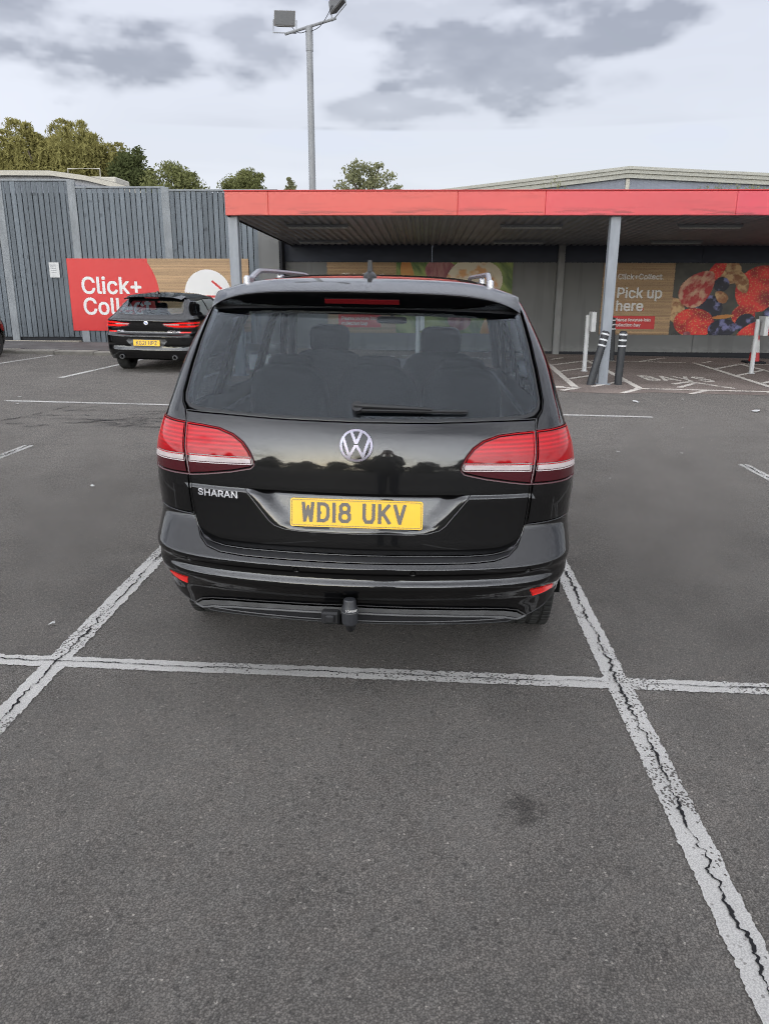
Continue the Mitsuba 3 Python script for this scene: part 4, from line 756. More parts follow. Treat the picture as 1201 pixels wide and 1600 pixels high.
# step between bumper and tailgate
c1 = curve(np.array([(x, z) for x, z in seamB]), 5); c1 = np.vstack([c1, (c1*[-1, 1])[::-1][1:]]); p1 = BP(BU(c1[:, 0], c1[:, 1]), c1[:, 1])+[0, .004, -.004]; p2 = TG(U(c1[:, 0], c1[:, 1]), c1[:, 1])+[0, .03, -.004]; k = len(p1)
car.add('bumper_step', trimesh.Trimesh(np.vstack([p1, p2]), sum([[[i, i+1, i+1+k], [i, i+1+k, i+k]] for i in range(k-1)], []), process=False), 'm_plasticblack', 60)
dif = rear(BP, sym([(0, .4245), (.32, .417), (.52, .407), (.60, .397), (.65, .383), (.688, .352), (.655, .343), (.60, .361), (.50, .374), (.32, .384), (0, .392)]))
car.shell('diffuser_trim', BP, dif, 'm_lipgrey', parent=bm, bw=.006, drop=.005, skirt=.012, cell=.02, off=.007)
lip = rear(BP, sym([(0, .391), (.32, .383), (.50, .373), (.60, .360), (.645, .345), (.62, .334), (.45, .338), (0, .342)])); car.shell('lower_lip', BP, lip, 'm_plasticblack', parent=bm, bw=.004, drop=.003, skirt=.03, cell=.03, off=.003)
car.add('lip_seam', tube(BP(BU(np.linspace(-.6, .6, 40), 0*np.linspace(0, 1, 40)+.352), 0*np.linspace(0, 1, 40)+.352)+[0, -.006, 0], .0022, 5), 'm_lipgrey', 40, parent=bm)
# tow bar
tw = car.add('tow_bar', tube([(-.018, .30, .32), (-.018, .10, .335), (-.018, .03, .345), (-.018, .008, .385)], .018, 12), 'm_plasticblack', 40)
tz = lambda z: .374+(z-.318)*.647
mat('m_cover', principled((.026, .027, .030), .36, .5)); car.add('ball_cover', lathe([(r_, tz(z)) for r_, z in [(0, .318), (.029, .318), (.0315, .33), (.0315, .392), (.0325, .393), (.0325, .405), (.031, .407), (.0305, .425), (.0255, .440), (.0245, .468), (.021, .4755), (0, .4765)]], 32, (-.018, .008, 0)), 'm_cover', 40, parent=tw); car.add('cover_ring', lathe([(.0322, tz(.394)), (.0335, tz(.396)), (.0335, tz(.3985)), (.0322, tz(.4005))], 32, (-.018, .008, 0)), 'm_lipgrey', 40, parent=tw)
for a, tt in ((-118, 'TOW'), (-66, 'BAR')):
    tx = meshkit.text_mesh(tt, .0085, .0006, True); v = np.array(tx.vertices); th = math.radians(a)+v[:, 0]/.031; car.add('cover_lettering', trimesh.Trimesh(np.column_stack([-.018+(.0318+v[:, 2])*np.cos(th), .008+(.0318+v[:, 2])*np.sin(th), tz(.408)+v[:, 1]]), tx.faces, process=False), 'm_whiteprint', parent=tw)
sk = car.add('socket', cbox(-.135, -.062, .03, .10, .352, .405, .008), 'm_plasticblack', parent=tw); car.add('socket_cap', cbox(-.118, -.080, .018, .034, .362, .396, .006), 'm_plasticblack', parent=tw); car.add('socket_bracket', cbox(-.13, .0, .07, .095, .335, .37, .004), 'm_gap', parent=tw)
# sides
def yz(S, pts): return sg.Polygon([(float(S.uy(y, z)), z) for y, z in pts]).buffer(0)
yws = lambda z: 3.80-(z-1.03)*1.55
win = [(.98, 1.10, 1.60), (1.68, 2.58), (2.66, 3.5)]
w1 = yz(TG, [(.92, 1.075), (1.58, 1.045), (1.58, 1.50), (1.20, 1.505), (1.06, 1.47), (.97, 1.25)]).buffer(.02).buffer(-.02); w2 = yz(TG, [(1.67, 1.04), (2.58, 1.01), (2.58, 1.525), (1.67, 1.505)]).buffer(.02).buffer(-.02); w3 = yz(TG, [(2.67, 1.01), (3.55, 1.0), (3.42, 1.12), (2.98, 1.44), (2.85, 1.52), (2.67, 1.528)]).buffer(.02).buffer(-.02)
ar2 = sg.Polygon([(float(TG.uy(3.92+.375*math.cos(t), max(.16, .335+.375*math.sin(t)))), .335+.375*math.sin(t)) for t in np.linspace(0, 2*np.pi, 60)[:-1]]).buffer(0)
ds = [(1.62, .33), (1.62, 1.60)]
ztop = 1.615
Q = [(float(U(.711, 1.152)), 1.152)]
quarter = sg.Polygon([(float(U(x, z)), z) for x, z in [(.676, .743), (.683, .79), (.690, .871), (.693, .903)]]+[(float(U(x, z)), z) for x, z in [(.701, 1.110), (.712, 1.155), (.732, 1.18), (.738, 1.215), (.726, 1.29), (.710, 1.373), (.692, 1.46), (.670, 1.545), (.648, 1.585), (.62, ztop)]]+[(float(UY(1.0, ztop)), ztop), (float(UY(1.615, ztop)), ztop), (float(UY(1.615, 1.0)), 1.0), (float(UY(1.615, .36)), .36), (float(UY(1.0, .36)), .36), (float(UY(.70, .743)), .743)]).buffer(0)
body_side = {'quarter_panel': quarter.difference(w1.buffer(.01)).difference(lo.buffer(.002)).difference(ar).difference(bp.buffer(.003))}
body_side['rear_door'] = yz(TG, [(1.625, .36), (2.60, .36), (2.60, 1.0), (2.60, ztop), (1.625, ztop)]).difference(w2.buffer(.01)); body_side['front_door'] = yz(TG, [(2.61, .36), (3.50, .36), (3.52, .75), (3.66, 1.0), (3.60, 1.05), (3.38, 1.19), (3.0, 1.47), (2.84, ztop), (2.61, ztop)]).difference(w3.buffer(.01)).difference(ar2)
body_side['front_wing'] = yz(TG, [(3.51, .36), (4.30, .36), (4.30, .70), (4.10, .95), (3.80, 1.03), (3.67, 1.01), (3.53, .75)]).difference(ar2.buffer(.001)); body_side['sill'] = yz(TG, [(1.30, .24), (3.62, .24), (3.62, .35), (1.30, .35)])
for sgn in (-1, 1):
    f = flipx if sgn < 0 else (lambda q: q); keys = {}
    for nm, q in body_side.items(): keys[nm] = car.shell(nm, TG, f(big(q)), 'm_plasticblack' if nm == 'sill' else ND, bw=.004, drop=.003, skirt=.025, cell=.04 if nm != 'quarter_panel' else .03)
    for nm, q, ow in (('side_window', w1, 'quarter_panel'), ('window', w2, 'rear_door'), ('window', w3, 'front_door')):
        car.shell(nm, TG, f(q), 'm_glassdoor' if q is not w3 else 'm_glassclear', parent=keys[ow], bw=0, skirt=0, cell=.06, off=-.003); car.shell('window_seal', TG, f(q.buffer(.009).difference(q.buffer(-.012))), 'm_plasticblack', parent=keys[ow], bw=0, skirt=.01, cell=.06, off=-.002)
    for ow, y in (('rear_door', 1.75), ('front_door', 2.72)):
        y_ = np.linspace(y, y+.20, 10); p = TG(UY(y_, 0*y_+.93, 1), 0*y_+.93)*[sgn, 1, 1]; bow_ = .035*np.sin(np.linspace(0, np.pi, 10))[:, None]; car.add('handle', tube(p+bow_*[sgn, 0, 0], .012, 8), ND, 50, parent=keys[ow])
    mm = trimesh.creation.icosphere(3, 1.); mv = np.array(mm.vertices)*[.115, .075, .085]; mv[:, 1] = np.maximum(mv[:, 1], -.045); mr = car.add('wing_mirror', trimesh.Trimesh(mv+[sgn*1.02, 3.28, 1.06], mm.faces, process=False), ND, 40); car.add('arm', tube([(sgn*.90, 3.36, 1.02), (sgn*.97, 3.31, 1.03)], .03, 8), 'm_plasticblack', 40, parent=mr); car.add('mirror_glass', cbox(sgn*1.02-.09, sgn*1.02+.09, 3.231, 3.237, 1.0, 1.12, .002), 'm_satin', parent=mr)
    hl = yz(TG, [(4.20, .80), (4.45, .76), (4.55, .70), (4.50, .86), (4.25, .92)]); car.shell('headlight', TG, f(hl), 'm_lensclear', bw=.006, skirt=.02, cell=.03, off=.002)
    for wy in (.98, 3.92):
        wl_ = car.add('wheel', lathe([(0, -.02), (.16, -.02), (.20, -.06), (.215, -.09), (.222, -.09), (.222, .09), (.19, .095), (0, .05)], 40).apply_transform(trimesh.transformations.rotation_matrix(sgn*math.pi/2, [0, 1, 0])).apply_translation([sgn*.785, wy, .335]), 'm_satin', 40)
        tr = lathe([(.215, -.10), (.27, -.108), (.315, -.104), (.330, -.085), (.335, -.05), (.335, .05), (.330, .085), (.315, .104), (.27, .108), (.215, .10)], 72).apply_transform(trimesh.transformations.rotation_matrix(sgn*math.pi/2, [0, 1, 0])).apply_translation([sgn*.785, wy, .335]); car.add('tyre', tr, 'm_rubber', 30, parent=wl_)
        tb = []
        for k in range(60):
            for xx in (-.078, -.028, .028, .078):
                b = cbox(xx-.019, xx+.019, -.0125, .0125, .333, .3415, .003)
                b.apply_transform(trimesh.transformations.rotation_matrix(k*2*math.pi/60+(xx > 0)*.05, [1, 0, 0])); tb.append(b)
        car.add('tread', cat(tb).apply_translation([sgn*.785, wy, .335]), 'm_rubber', parent=wl_, kind='stuff')
        if wy < 2: car.add('wheel_arch_liner', trimesh.Trimesh(*(lambda t: (np.vstack([np.column_stack([0*t+sgn*.50, wy+.38*np.cos(t), .335+.38*np.sin(t)]), np.column_stack([0*t+sgn*.90, wy+.38*np.cos(t), .335+.38*np.sin(t)])]), sum([[[i, i+1, i+1+len(t)], [i, i+1+len(t), i+len(t)]] for i in range(len(t)-1)], [])))(np.linspace(-.1, np.pi+.1, 24)), process=False), 'm_gap')
# inner skin: black behind every gap, open at the windows
inner = sg.box(-float(UY(3.5, .6)), .30, float(UY(3.5, .6)), 1.60).difference(shapely.union_all([glass_p.buffer(-.012), recess.buffer(.012)]+[f(q).buffer(-.012) for q in (w1, w2, w3) for f in (lambda t: t, flipx)]))
cutw = sg.Polygon([(float(UY(yws(z)-.05, z)), z) for z in (1.03, 1.2, 1.4, 1.6)]+[(6, 1.6), (6, 1.03)]); inner = inner.difference(cutw).difference(flipx(cutw)); inner = inner.difference(ar).difference(flipx(ar)); inner = big(inner)
car.shell('inner_skin', TG, inner, 'm_gap', bw=0, skirt=0, cell=.05, off=-.028)
car.add('underbody', cbox(-.54, .54, .55, 4.4, .25, .40, .06), 'm_gap'); car.add('floor_pan', cbox(-.86, .86, 1.42, 3.5, .30, .40, .03), 'm_gap')
# front end, bonnet, windscreen
gy_, gx_ = np.meshgrid(np.linspace(0, 1, 16), np.linspace(-1, 1, 25), indexing='ij'); wq = .86; X = gx_*wq*(1-.05*gy_); yb = 3.72+.10*(1-gx_**2); ye_ = 4.72-.30*gx_**2-.12*gx_**6; Y = yb+(ye_-yb)*gy_; Z = 1.045+.02*(1-gx_**2)-.17*gy_**1.7-.05*gx_**4
idx = lambda a, b: np.array([[i*b+j for j in range(b-1)] for i in range(a-1)]).ravel()
def grid(X, Y, Z): i = idx(*X.shape); b = X.shape[1]; return trimesh.Trimesh(np.column_stack([X.ravel(), Y.ravel(), Z.ravel()]), np.vstack([np.column_stack([i, i+1, i+b+1]), np.column_stack([i, i+b+1, i+b])]), process=False)
car.add('bonnet', grid(X, Y, Z), ND, 60)
uf0 = float(UY(4.2, .6)); car.shell('front_bumper', TG, sg.box(uf0, .26, TG.ul-.002, .90), ND, bw=0, skirt=.02, cell=.06); car.shell('front_bumper', TG, flipx(sg.box(uf0, .26, TG.ul-.002, .90)), ND, bw=0, skirt=.02, cell=.06)
gy_, gx_ = np.meshgrid(np.linspace(0, 1, 14), np.linspace(-1, 1, 21), indexing='ij'); Zs = 1.03+.60*gy_; Xw = np.interp(Zs, [1.03, 1.2, 1.4, 1.55, 1.63], [.86, .815, .755, .69, .62])*gx_
ws = car.add('windscreen', grid(Xw, 3.80-(Zs-1.03)*1.55+.12*(1-gx_**2)*(1-.4*gy_), Zs), 'm_glassclear', 60)
for sgn in (-1, 1): zz_ = np.linspace(1.03, 1.62, 10); car.add('windscreen_pillar', tube(np.column_stack([sgn*np.interp(zz_, [1.03, 1.2, 1.4, 1.55, 1.63], [.855, .815, .755, .69, .63]), 3.79-(zz_-1.03)*1.55, zz_]), .036, 8), ND, 50)
# roof, rear spoiler, rails, aerial
ZC = PchipInterpolator([.40, .60, .90, 1.3, 1.8, 2.4, 2.9], [1.628, 1.650, 1.676, 1.700, 1.708, 1.698, 1.655])
def roofz(x, y): s_ = np.clip(np.abs(x)/.672, 0, 1); e = 1.600; return e+(ZC(y)-e)*(1-.22*s_**2-.78*s_**7)
gy_, gx_ = np.meshgrid(np.linspace(.52, 2.9, 40), np.concatenate([np.linspace(-1, -.8, 9), np.linspace(-.78, .78, 25), np.linspace(.8, 1, 9)]), indexing='ij'); X = .672*gx_; Yr = 2.9-(2.9-gy_)*(2.9-(.58+.22*X**2+.16*np.abs(gx_)**8))/(2.9-.52)
car.add('roof', grid(X, Yr, roofz(X, Yr)), ND, 60)
car.add('headliner', grid(X*.97, Yr, roofz(X, Yr)-.035), 'm_headliner', 60)
xs = np.concatenate([np.linspace(-.652, -.5, 18), np.linspace(-.48, .48, 40), np.linspace(.5, .652, 18)]); rows = []
for x in xs:
    a = abs(x)/.652; yt = .405+.20*x*x+.10*a**8; zt = 1.6255-.013*a**2-.062*a**6; yg = float(TG(U(x, 1.563), 1.563)[1])-.004; zg = 1.562-.010*a**6
    yf_ = max(.93-.25*a**6, yt+.12); zf = float(roofz(x, yf_))+.003
    up_ = [(yt+t*(yf_-yt), zt+(zf-zt)*(1-(1-t)**1.6)+.010*math.sin(math.pi*t)*(1-a**6)) for t in np.linspace(0, 1, 12)]
    rows.append([(x, y, z) for y, z in [(yg+.05, zg+.006), (yg+.012, zg-.002), (yg+(yt-yg)*.22, zg+(zt-zg)*.03), (yg+(yt-yg)*.90, zg+(zt-zg)*.80), (yt+.003, zt-.009), (yt, zt-.003), (yt+.003, zt+.001)]+up_[1:]+[(yf_+.01, zf-.02)]])
rows = np.array(rows); sp = grid(rows[..., 0], rows[..., 1], rows[..., 2]); sp.faces = sp.faces[:, ::-1]; spk = car.add('rear_spoiler', sp, ND, 35)
bl = np.linspace(-.150, .150, 24); fy = lambda x, t: (np.interp(x, xs, rows[:, 2, 1])*(1-t)+np.interp(x, xs, rows[:, 3, 1])*t, np.interp(x, xs, rows[:, 2, 2])*(1-t)+np.interp(x, xs, rows[:, 3, 2])*t)
bot, topp = np.column_stack([bl, *fy(bl, .30)]), np.column_stack([bl, *fy(bl, .62)]); o = np.array([0, -.004, -.002]); kk = len(bl); vv = np.vstack([bot+o, topp+o, bot-o*3, topp-o*3]); ff = []
for i in range(kk-1): ff += [[i, i+1, i+1+kk], [i, i+1+kk, i+kk], [i, i+1+2*kk, i+1], [i, i+2*kk, i+1+2*kk], [i+kk, i+1+kk, i+1+3*kk], [i+kk, i+1+3*kk, i+3*kk]]
car.add('brake_light', trimesh.Trimesh(vv, ff, process=False), 'm_brake', parent=spk, label='slim red high level brake light')
for sgn in (-1, 1):
    t = np.linspace(0, 1, 40); ry = .76+2.0*t; hz = .052*np.clip(np.minimum(t/.16, (1-t)/.09), 0, 1)**.7; rx = sgn*(.535+.03*np.sin(np.pi*t)); p = np.column_stack([rx, ry, roofz(rx, ry)+hz]); q = []
    for d in (-1, 1):
        for hh in (0, 1): q.append(p+np.array([d*.016, 0, -.022 if not hh else .006]))
    ring_ = np.stack([p+[-.010, 0, -.016], p+[.010, 0, -.016], p+[.0125, 0, -.005], p+[.008, 0, .005], p+[-.008, 0, .005], p+[-.0125, 0, -.005]], 1); nr = 6; v = ring_.reshape(-1, 3); f = []
    for i in range(39):
        for j in range(nr): f += [[i*nr+j, i*nr+(j+1) % nr, (i+1)*nr+(j+1) % nr], [i*nr+j, (i+1)*nr+(j+1) % nr, (i+1)*nr+j]]
    f += [[0, k+1, k] for k in range(1, nr-1)]+[[39*nr, 39*nr+k, 39*nr+k+1] for k in range(1, nr-1)]
    rl = car.add('roof_rail', trimesh.Trimesh(v, f, process=False), 'm_satin', 35)
    for yy in (.80, 1.75, 2.72): x_ = float(np.interp(yy, ry, rx)); z_ = float(roofz(x_, yy)); car.add('foot', cbox(x_-.014, x_+.014, yy-.05, yy+.05, z_-.01, z_+.034, .008), 'm_satin', parent=rl)
an = car.add('aerial', trimesh.Trimesh(np.array(trimesh.creation.icosphere(3, 1.).vertices)*[.031, .065, .030]+[0, .90, float(ZC(.9))+.006], trimesh.creation.icosphere(3, 1.).faces, process=False), 'm_plasticblack', 40); car.add('mast', trimesh.convex.convex_hull(np.vstack([np.array([[.012*a, .92+.04*b, float(ZC(.9))+.02] for a in (-1, 1) for b in (-1, 1)]), np.array([[.008*a, .90+.018*b, float(ZC(.9))+.083] for a in (-1, 1) for b in (-1, 1)])])), 'm_plasticblack', parent=an)
# inside
def cushion(x0, x1, y0, y1, z0, z1, b=.05):
    m = cbox(x0, x1, y0, y1, z0, z1, b); return m
def pad(c, s, rot=0., p=4.):
    m = trimesh.creation.icosphere(3, 1.); v = np.array(m.vertices); v = v/((np.abs(v)**p).sum(1, keepdims=True)**(1/p)); v = v*np.array(s)/2; R3 = trimesh.transformations.rotation_matrix(rot, [1, 0, 0])[:3, :3]; return trimesh.Trimesh(v@R3.T+np.array(c), m.faces, process=False)
car.add('cargo_floor', cbox(-.68, .68, .18, 1.4, .60, .66, .01), 'm_trim'); car.add('cabin_floor', cbox(-.72, .72, 1.4, 3.7, .36, .40, .01), 'm_trim')
for x in (-.355, .355):
    s_ = car.add('front_seat', pad((x, 2.20, .93), (.50, .16, .66), math.radians(12)), 'm_seat', 60); car.add('headrest', pad((x, 2.27, 1.315), (.255, .11, .18), math.radians(8)), 'm_seat', 60, parent=s_); car.add('cushion', pad((x, 2.50, .60), (.52, .55, .18)), 'm_seat', 60, parent=s_)
    for d in (-.07, .07): car.add('headrest_post', tube([(x+d, 2.26, 1.20), (x+d, 2.27, 1.26)], .007, 6), 'm_satin', 40, parent=s_)
for x in (-.45, .01, .45): s_ = car.add('rear_seat', pad((x, 1.30, .97), (.42, .15, .58), math.radians(12), 3.5), 'm_seat', 60); car.add('headrest', pad((x, 1.33, 1.235), (.24, .10, .115), math.radians(8)), 'm_seat', 60, parent=s_)
car.add('dashboard', pad((0, 3.28, .93), (1.42, .50, .34), 0, 5.), 'm_trim', 60); sw_ = trimesh.creation.torus(.18, .016, major_sections=32, minor_sections=8); sw_.apply_transform(trimesh.transformations.rotation_matrix(math.radians(65), [1, 0, 0])); car.add('steering_wheel', sw_.apply_translation([.36, 2.92, .98]), 'm_plasticblack', 50)
im = car.add('interior_mirror', pad((.012, 2.95, 1.412), (.215, .03, .052), 0, 5.), 'm_plasticblack', 60); car.add('mirror_stem', tube([(.012, 2.96, 1.43), (.012, 3.02, 1.52)], .010, 6), 'm_plasticblack', 40, parent=im)
for sgn in (-1, 1): car.add('door_trim', cbox(sgn*.80-.02, sgn*.80+.02, 1.0, 3.6, .40, 1.0, .01), 'm_trim')
# ================================================================ smaller black cars by the fence
SW = [(.12,.80),(.25,.85),(.5,.900),(.8,.900),(.95,.885),(1.02,.860),(1.08,.80),(1.15,.755),(1.3,.675),(1.42,.585),(1.5,.48)]
SS = Shell(r=[(.12,.16),(.25,.09),(.36,.03),(.44,.012),(.50,.022),(.535,.024),(.56,.004),(.66,.0),(.705,.0),(.735,.03),(.765,.065),(.80,.072),(.86,.064),(.90,.060),(.96,.058),(1.0,.050),(1.02,.058),(1.06,.12),(1.11,.20),(1.36,.56),(1.42,.64),(1.5,.80)], w=SW, front=[(.12,4.22),(.3,4.33),(.6,4.36),(.8,4.28),(.95,4.05),(1.1,3.9),(1.5,3.8)], bow=.16, c=.24, n=7., side=lambda t: .012*np.sin(np.pi*t))
def small_car(label, M, text):
    root = thing('hatchback_car', label, 'car'); c = Car(root, M); u = SS.ux; uy = SS.uy
    gl = rear(SS, sym([(0, 1.085), (.45, 1.092), (.60, 1.105), (.655, 1.13), (.640, 1.20), (.585, 1.34), (.56, 1.365), (.40, 1.375), (0, 1.38)]))
    lamp = sg.Polygon([(float(u(.30, .955)), .955), (float(u(.36, .90)), .90), (float(u(.58, .865)), .865), (float(u(.80, .862)), .862), (float(uy(.50, .90)), .90), (float(uy(.62, .985)), .985), (float(u(.80, 1.0)), 1.0), (float(u(.62, .985)), .985), (float(u(.46, .965)), .965)]).buffer(0)
    rec = rear(SS, sym([(0, .475), (.27, .48), (.40, .62), (.36, .66), (0, .665)])); refl = rear(SS, [(.62, .775), (.80, .775), (.815, .80), (.62, .795)])
    arch_ = lambda wy: sg.Polygon([(float(uy(wy+.365*math.cos(t), max(.13, .33+.365*math.sin(t)))), .33+.365*math.sin(t)) for t in np.linspace(0, 2*np.pi, 50)[:-1]]).buffer(0)
    a1, a2 = arch_(.84), arch_(3.51); yws_ = lambda z: 3.15-(z-1.0)*1.75
    w1 = yz(SS, [(.86, 1.10), (1.62, 1.055), (1.62, 1.37), (1.15, 1.34)]).buffer(.015).buffer(-.015); w2 = yz(SS, [(1.68, 1.055), (2.85, 1.03), (2.70, 1.14), (2.30, 1.385), (1.68, 1.385)]).buffer(.015).buffer(-.015); rq = yz(SS, [(.60, 1.16), (.80, 1.11), (1.05, 1.31), (.98, 1.31)]).buffer(.01).buffer(-.01)
    seam = rear(SS, [(.595, 1.02), (.60, .97), (.52, .86), (.50, .78), (.47, .70)])
    half = sg.Polygon([(0, .30), (float(uy(.6, .30)), .24), (float(uy(3.4, .24)), .24), (SS.ul-.004, .30), (SS.ul-.004, .82), (float(uy(3.9, .93)), .93), (float(uy(3.2, .99)), .99)]+[(float(uy(yws_(z), z)), z) for z in (1.02, 1.1, 1.2, 1.3, 1.4, 1.43)]+[(0, 1.43)]).buffer(0)
    rear_cut = sg.Polygon([(-1, 1.39), (1, 1.39), (1, 1.6), (-1, 1.6)])
    zs_ = np.unique(np.concatenate([np.arange(.24, .44, .03), np.arange(.44, .86, .012), np.arange(.86, 1.45, .03)]))
    for f in (lambda q: q, flipx):
        b = half.difference(shapely.union_all([gl.buffer(.008), lamp.buffer(.002), rec, w1.buffer(.008), w2.buffer(.008), rq, a1, a2, refl])); b = f(big(b))
        side = b.intersection(sg.box(*(sorted([float(f(sg.Point(float(uy(.62, .6)), 0)).x), float(f(sg.Point(9, 0)).x)])[0:1]+[0]+[max(float(f(sg.Point(float(uy(.62, .6)), 0)).x), float(f(sg.Point(9, 0)).x))]+[2]))); rr = b.difference(side)
        c.shell('rear_body', SS, big(rr), 'm_paint', bw=0, skirt=.012, cell=.045, zs=zs_); sb = c.shell('body_side', SS, big(side), 'm_paint', bw=.003, drop=.002, skirt=.012, cell=.07)
        for q, nm in ((w1, 'rear_side_window'), (w2, 'side_window'), (rq, 'quarter_window')): c.shell(nm, SS, f(q), 'm_glassdoor', parent=sb, bw=0, skirt=0, cell=.09, off=-.003)
        k = c.shell('tail_light', SS, f(lamp), 'm_lensdark', bw=.005, skirt=.02, cell=.04, off=.002); bars = lamp.buffer(-.012)
        for z0, z1 in ((.945, .975), (.885, .918)): c.shell('red_bar', SS, f(big(bars.intersection(sg.box(0, z0, 3, z1)))), 'm_reflector', parent=k, bw=.003, skirt=.004, cell=.05, off=.006)
        c.shell('clear_bar', SS, f(big(bars.intersection(sg.box(0, .922, float(u(.62, .93)), .942)))), 'm_lensclear', parent=k, bw=.003, skirt=.004, cell=.05, off=.006)
        c.shell('reflector', SS, f(refl), 'm_reflector', bw=.003, skirt=.01, cell=.05, off=.002)
        sg_ = f(sg.Point(1, 0)).x
        for wy in (.84, 3.51):
            w = c.add('wheel', lathe([(0, -.02), (.15, -.03), (.19, -.08), (.215, -.09), (.215, .09), (.18, .09), (0, .05)], 28).apply_transform(trimesh.transformations.rotation_matrix(sg_*math.pi/2, [0, 1, 0])).apply_translation([sg_*.74, wy, .33]), 'm_satin', 40); c.add('tyre', lathe([(.21, -.09), (.26, -.112), (.31, -.11), (.33, -.085), (.33, .085), (.31, .11), (.26, .112), (.21, .09)], 40).apply_transform(trimesh.transformations.rotation_matrix(sg_*math.pi/2, [0, 1, 0])).apply_translation([sg_*.74, wy, .33]), 'm_rubber', 30, parent=w)
        m = trimesh.creation.icosphere(2, 1.); c.add('wing_mirror', trimesh.Trimesh(np.array(m.vertices)*[.11, .07, .075]+[sg_*.97, 2.75, 1.05], m.faces, process=False), 'm_paint', 40)
        c.add('exhaust', trimesh.creation.annulus(.034, .043, .14).apply_transform(trimesh.transformations.rotation_matrix(math.pi/2, [1, 0, 0])).apply_translation([sg_*.52, .10, .315]), 'm_lipgrey', 40)
    rd = lambda uz: np.column_stack([0*uz[:, 0], .035*np.clip((np.interp(uz[:, 1], [.47, .48, .62, .67], [.2, .27, .40, .36])-np.abs(uz[:, 0]))/.08, 0, 1)*np.clip((uz[:, 1]-.47)/.12, 0, 1), 0*uz[:, 0]])
    c.shell('plate_recess', SS, rec, 'm_lipgrey', bw=0, skirt=0, cell=.04, disp=rd)
    global PM; keep = PM; PM = trimesh.transformations.translation_matrix([0, .012, .585])@trimesh.transformations.rotation_matrix(-.1, [1, 0, 0])
    p = c.add('number_plate', on_plate(extrude(rrect(-.26, .26, -.055, .055, .01), .006)), 'm_plate', label=f'yellow number plate reading {text}'); c.add('lettering', on_plate(extrude(plate_text(text, .079, .050, .0135, .0105, .034), .0075)), 'm_plateink', parent=p); PM = keep
    c.shell('rear_window', SS, gl, 'm_glasstint', bw=0, skirt=0, cell=.07, off=-.002); c.shell('window_seal', SS, gl.buffer(.008).difference(gl.buffer(-.02)), 'm_glossblack', bw=0, skirt=.01, cell=.07)
    bz_ = .955; M4 = trimesh.transformations.translation_matrix(SS(0, bz_)+np.array([0, -.002, 0]))@trimesh.transformations.rotation_matrix(math.pi/2-.05, [1, 0, 0])
    P = lambda m: m.apply_transform(M4); b = c.add('badge', P(lathe([(0, .008), (.036, .008), (.041, .004), (.041, -.01), (0, -.01)], 32)), 'm_satin', 40)
    for a in range(4):
        t = np.linspace(a*math.pi/2, (a+1)*math.pi/2, 9); q = sg.Polygon([(0, 0)]+[(.026*math.cos(x), .026*math.sin(x)) for x in t]); c.add('quadrant', P(extrude(q, .0095)), 'm_badgeblue' if a % 2 else 'm_whiteprint', parent=b)
    for tt, x0, w in (('X2', -.60, .13), ('sDrive', .40, .24)):
        tx = meshkit.text_mesh(tt, .038, .004, True); v = np.array(tx.vertices); v[:, 0] = (v[:, 0]-v[:, 0].min())/np.ptp(v[:, 0])*w+x0; z = v[:, 1]+.79; uu = u(v[:, 0], z); c.add('model_lettering', trimesh.Trimesh(SS(uu, z)+SS.normal(uu, z)*(v[:, 2:3]+.001), tx.faces, process=False), 'm_chrome')
    gy_, gx_ = np.meshgrid(np.linspace(0, 1, 24), np.linspace(-1, 1, 25), indexing='ij'); Y = .66+1.75*gy_+.12*gx_**2*(1-gy_); X = .60*gx_; zc = PchipInterpolator([.6, .9, 1.4, 1.9, 2.4], [1.452, 1.49, 1.522, 1.515, 1.465]); Z = 1.41+(zc(Y)-1.41)*(1-.3*gx_**2-.7*gx_**8); c.add('roof', grid(X, Y, Z), 'm_paint', 50); c.add('headliner', grid(X*.97, Y, Z-.03), 'm_gap', 50)
    xs_ = np.linspace(-.575, .575, 25); rw = np.array([[(x, .72, 1.40), (x, .50+.2*x*x, 1.402-.03*(x/.57)**4), (x, .445+.22*x*x, 1.425-.045*(x/.57)**4), (x, .44+.22*x*x, 1.437-.045*(x/.57)**4), (x, .55+.2*x*x, 1.452-.04*(x/.57)**4), (x, .80, float(zc(.8))+.004-.035*(x/.57)**4)] for x in xs_]); s = c.add('spoiler', grid(rw[..., 0], rw[..., 1], rw[..., 2]), 'm_paint', 35); c.add('brake_light', cbox(-.14, .14, .452, .475, 1.405, 1.424, .004), 'm_brake', parent=s)
    c.add('aerial', trimesh.convex.convex_hull(np.array([(a*.02, .85+b*.07, 1.48) for a in (-1, 1) for b in (-1, 1)]+[(a*.008, .80+b*.012, 1.545) for a in (-1, 1) for b in (-1, 1)])), 'm_glossblack')
    Zs_ = np.linspace(0, 1, 10)[:, None]*np.ones((1, 15)); g2 = np.ones((10, 1))*np.linspace(-1, 1, 15)[None]; zz = 1.0+.44*Zs_; c.add('windscreen', grid(np.interp(zz, [1.0, 1.15, 1.3, 1.44], [.83, .755, .675, .57])*g2, 3.15-(zz-1.0)*1.75+.12*(1-g2**2), zz), 'm_glassclear', 60)
    gy_, gx_ = np.meshgrid(np.linspace(0, 1, 12), np.linspace(-1, 1, 21), indexing='ij'); yb_ = 3.06+.14*(1-gx_**2); ye2 = 4.24-.30*gx_**2-.10*gx_**6; c.add('bonnet', grid(.86*gx_*(1-.06*gy_), yb_+(ye2-yb_)*gy_, 1.01-.19*gy_**1.6-.05*gx_**4), 'm_paint', 60)
    for x in (-.35, .35):
        s = c.add('front_seat', pad((x, 1.85, .85), (.48, .16, .60), .2), 'm_seat', 60); c.add('headrest', pad((x, 1.95, 1.20), (.25, .10, .18), .1), 'm_seat', 60, parent=s)
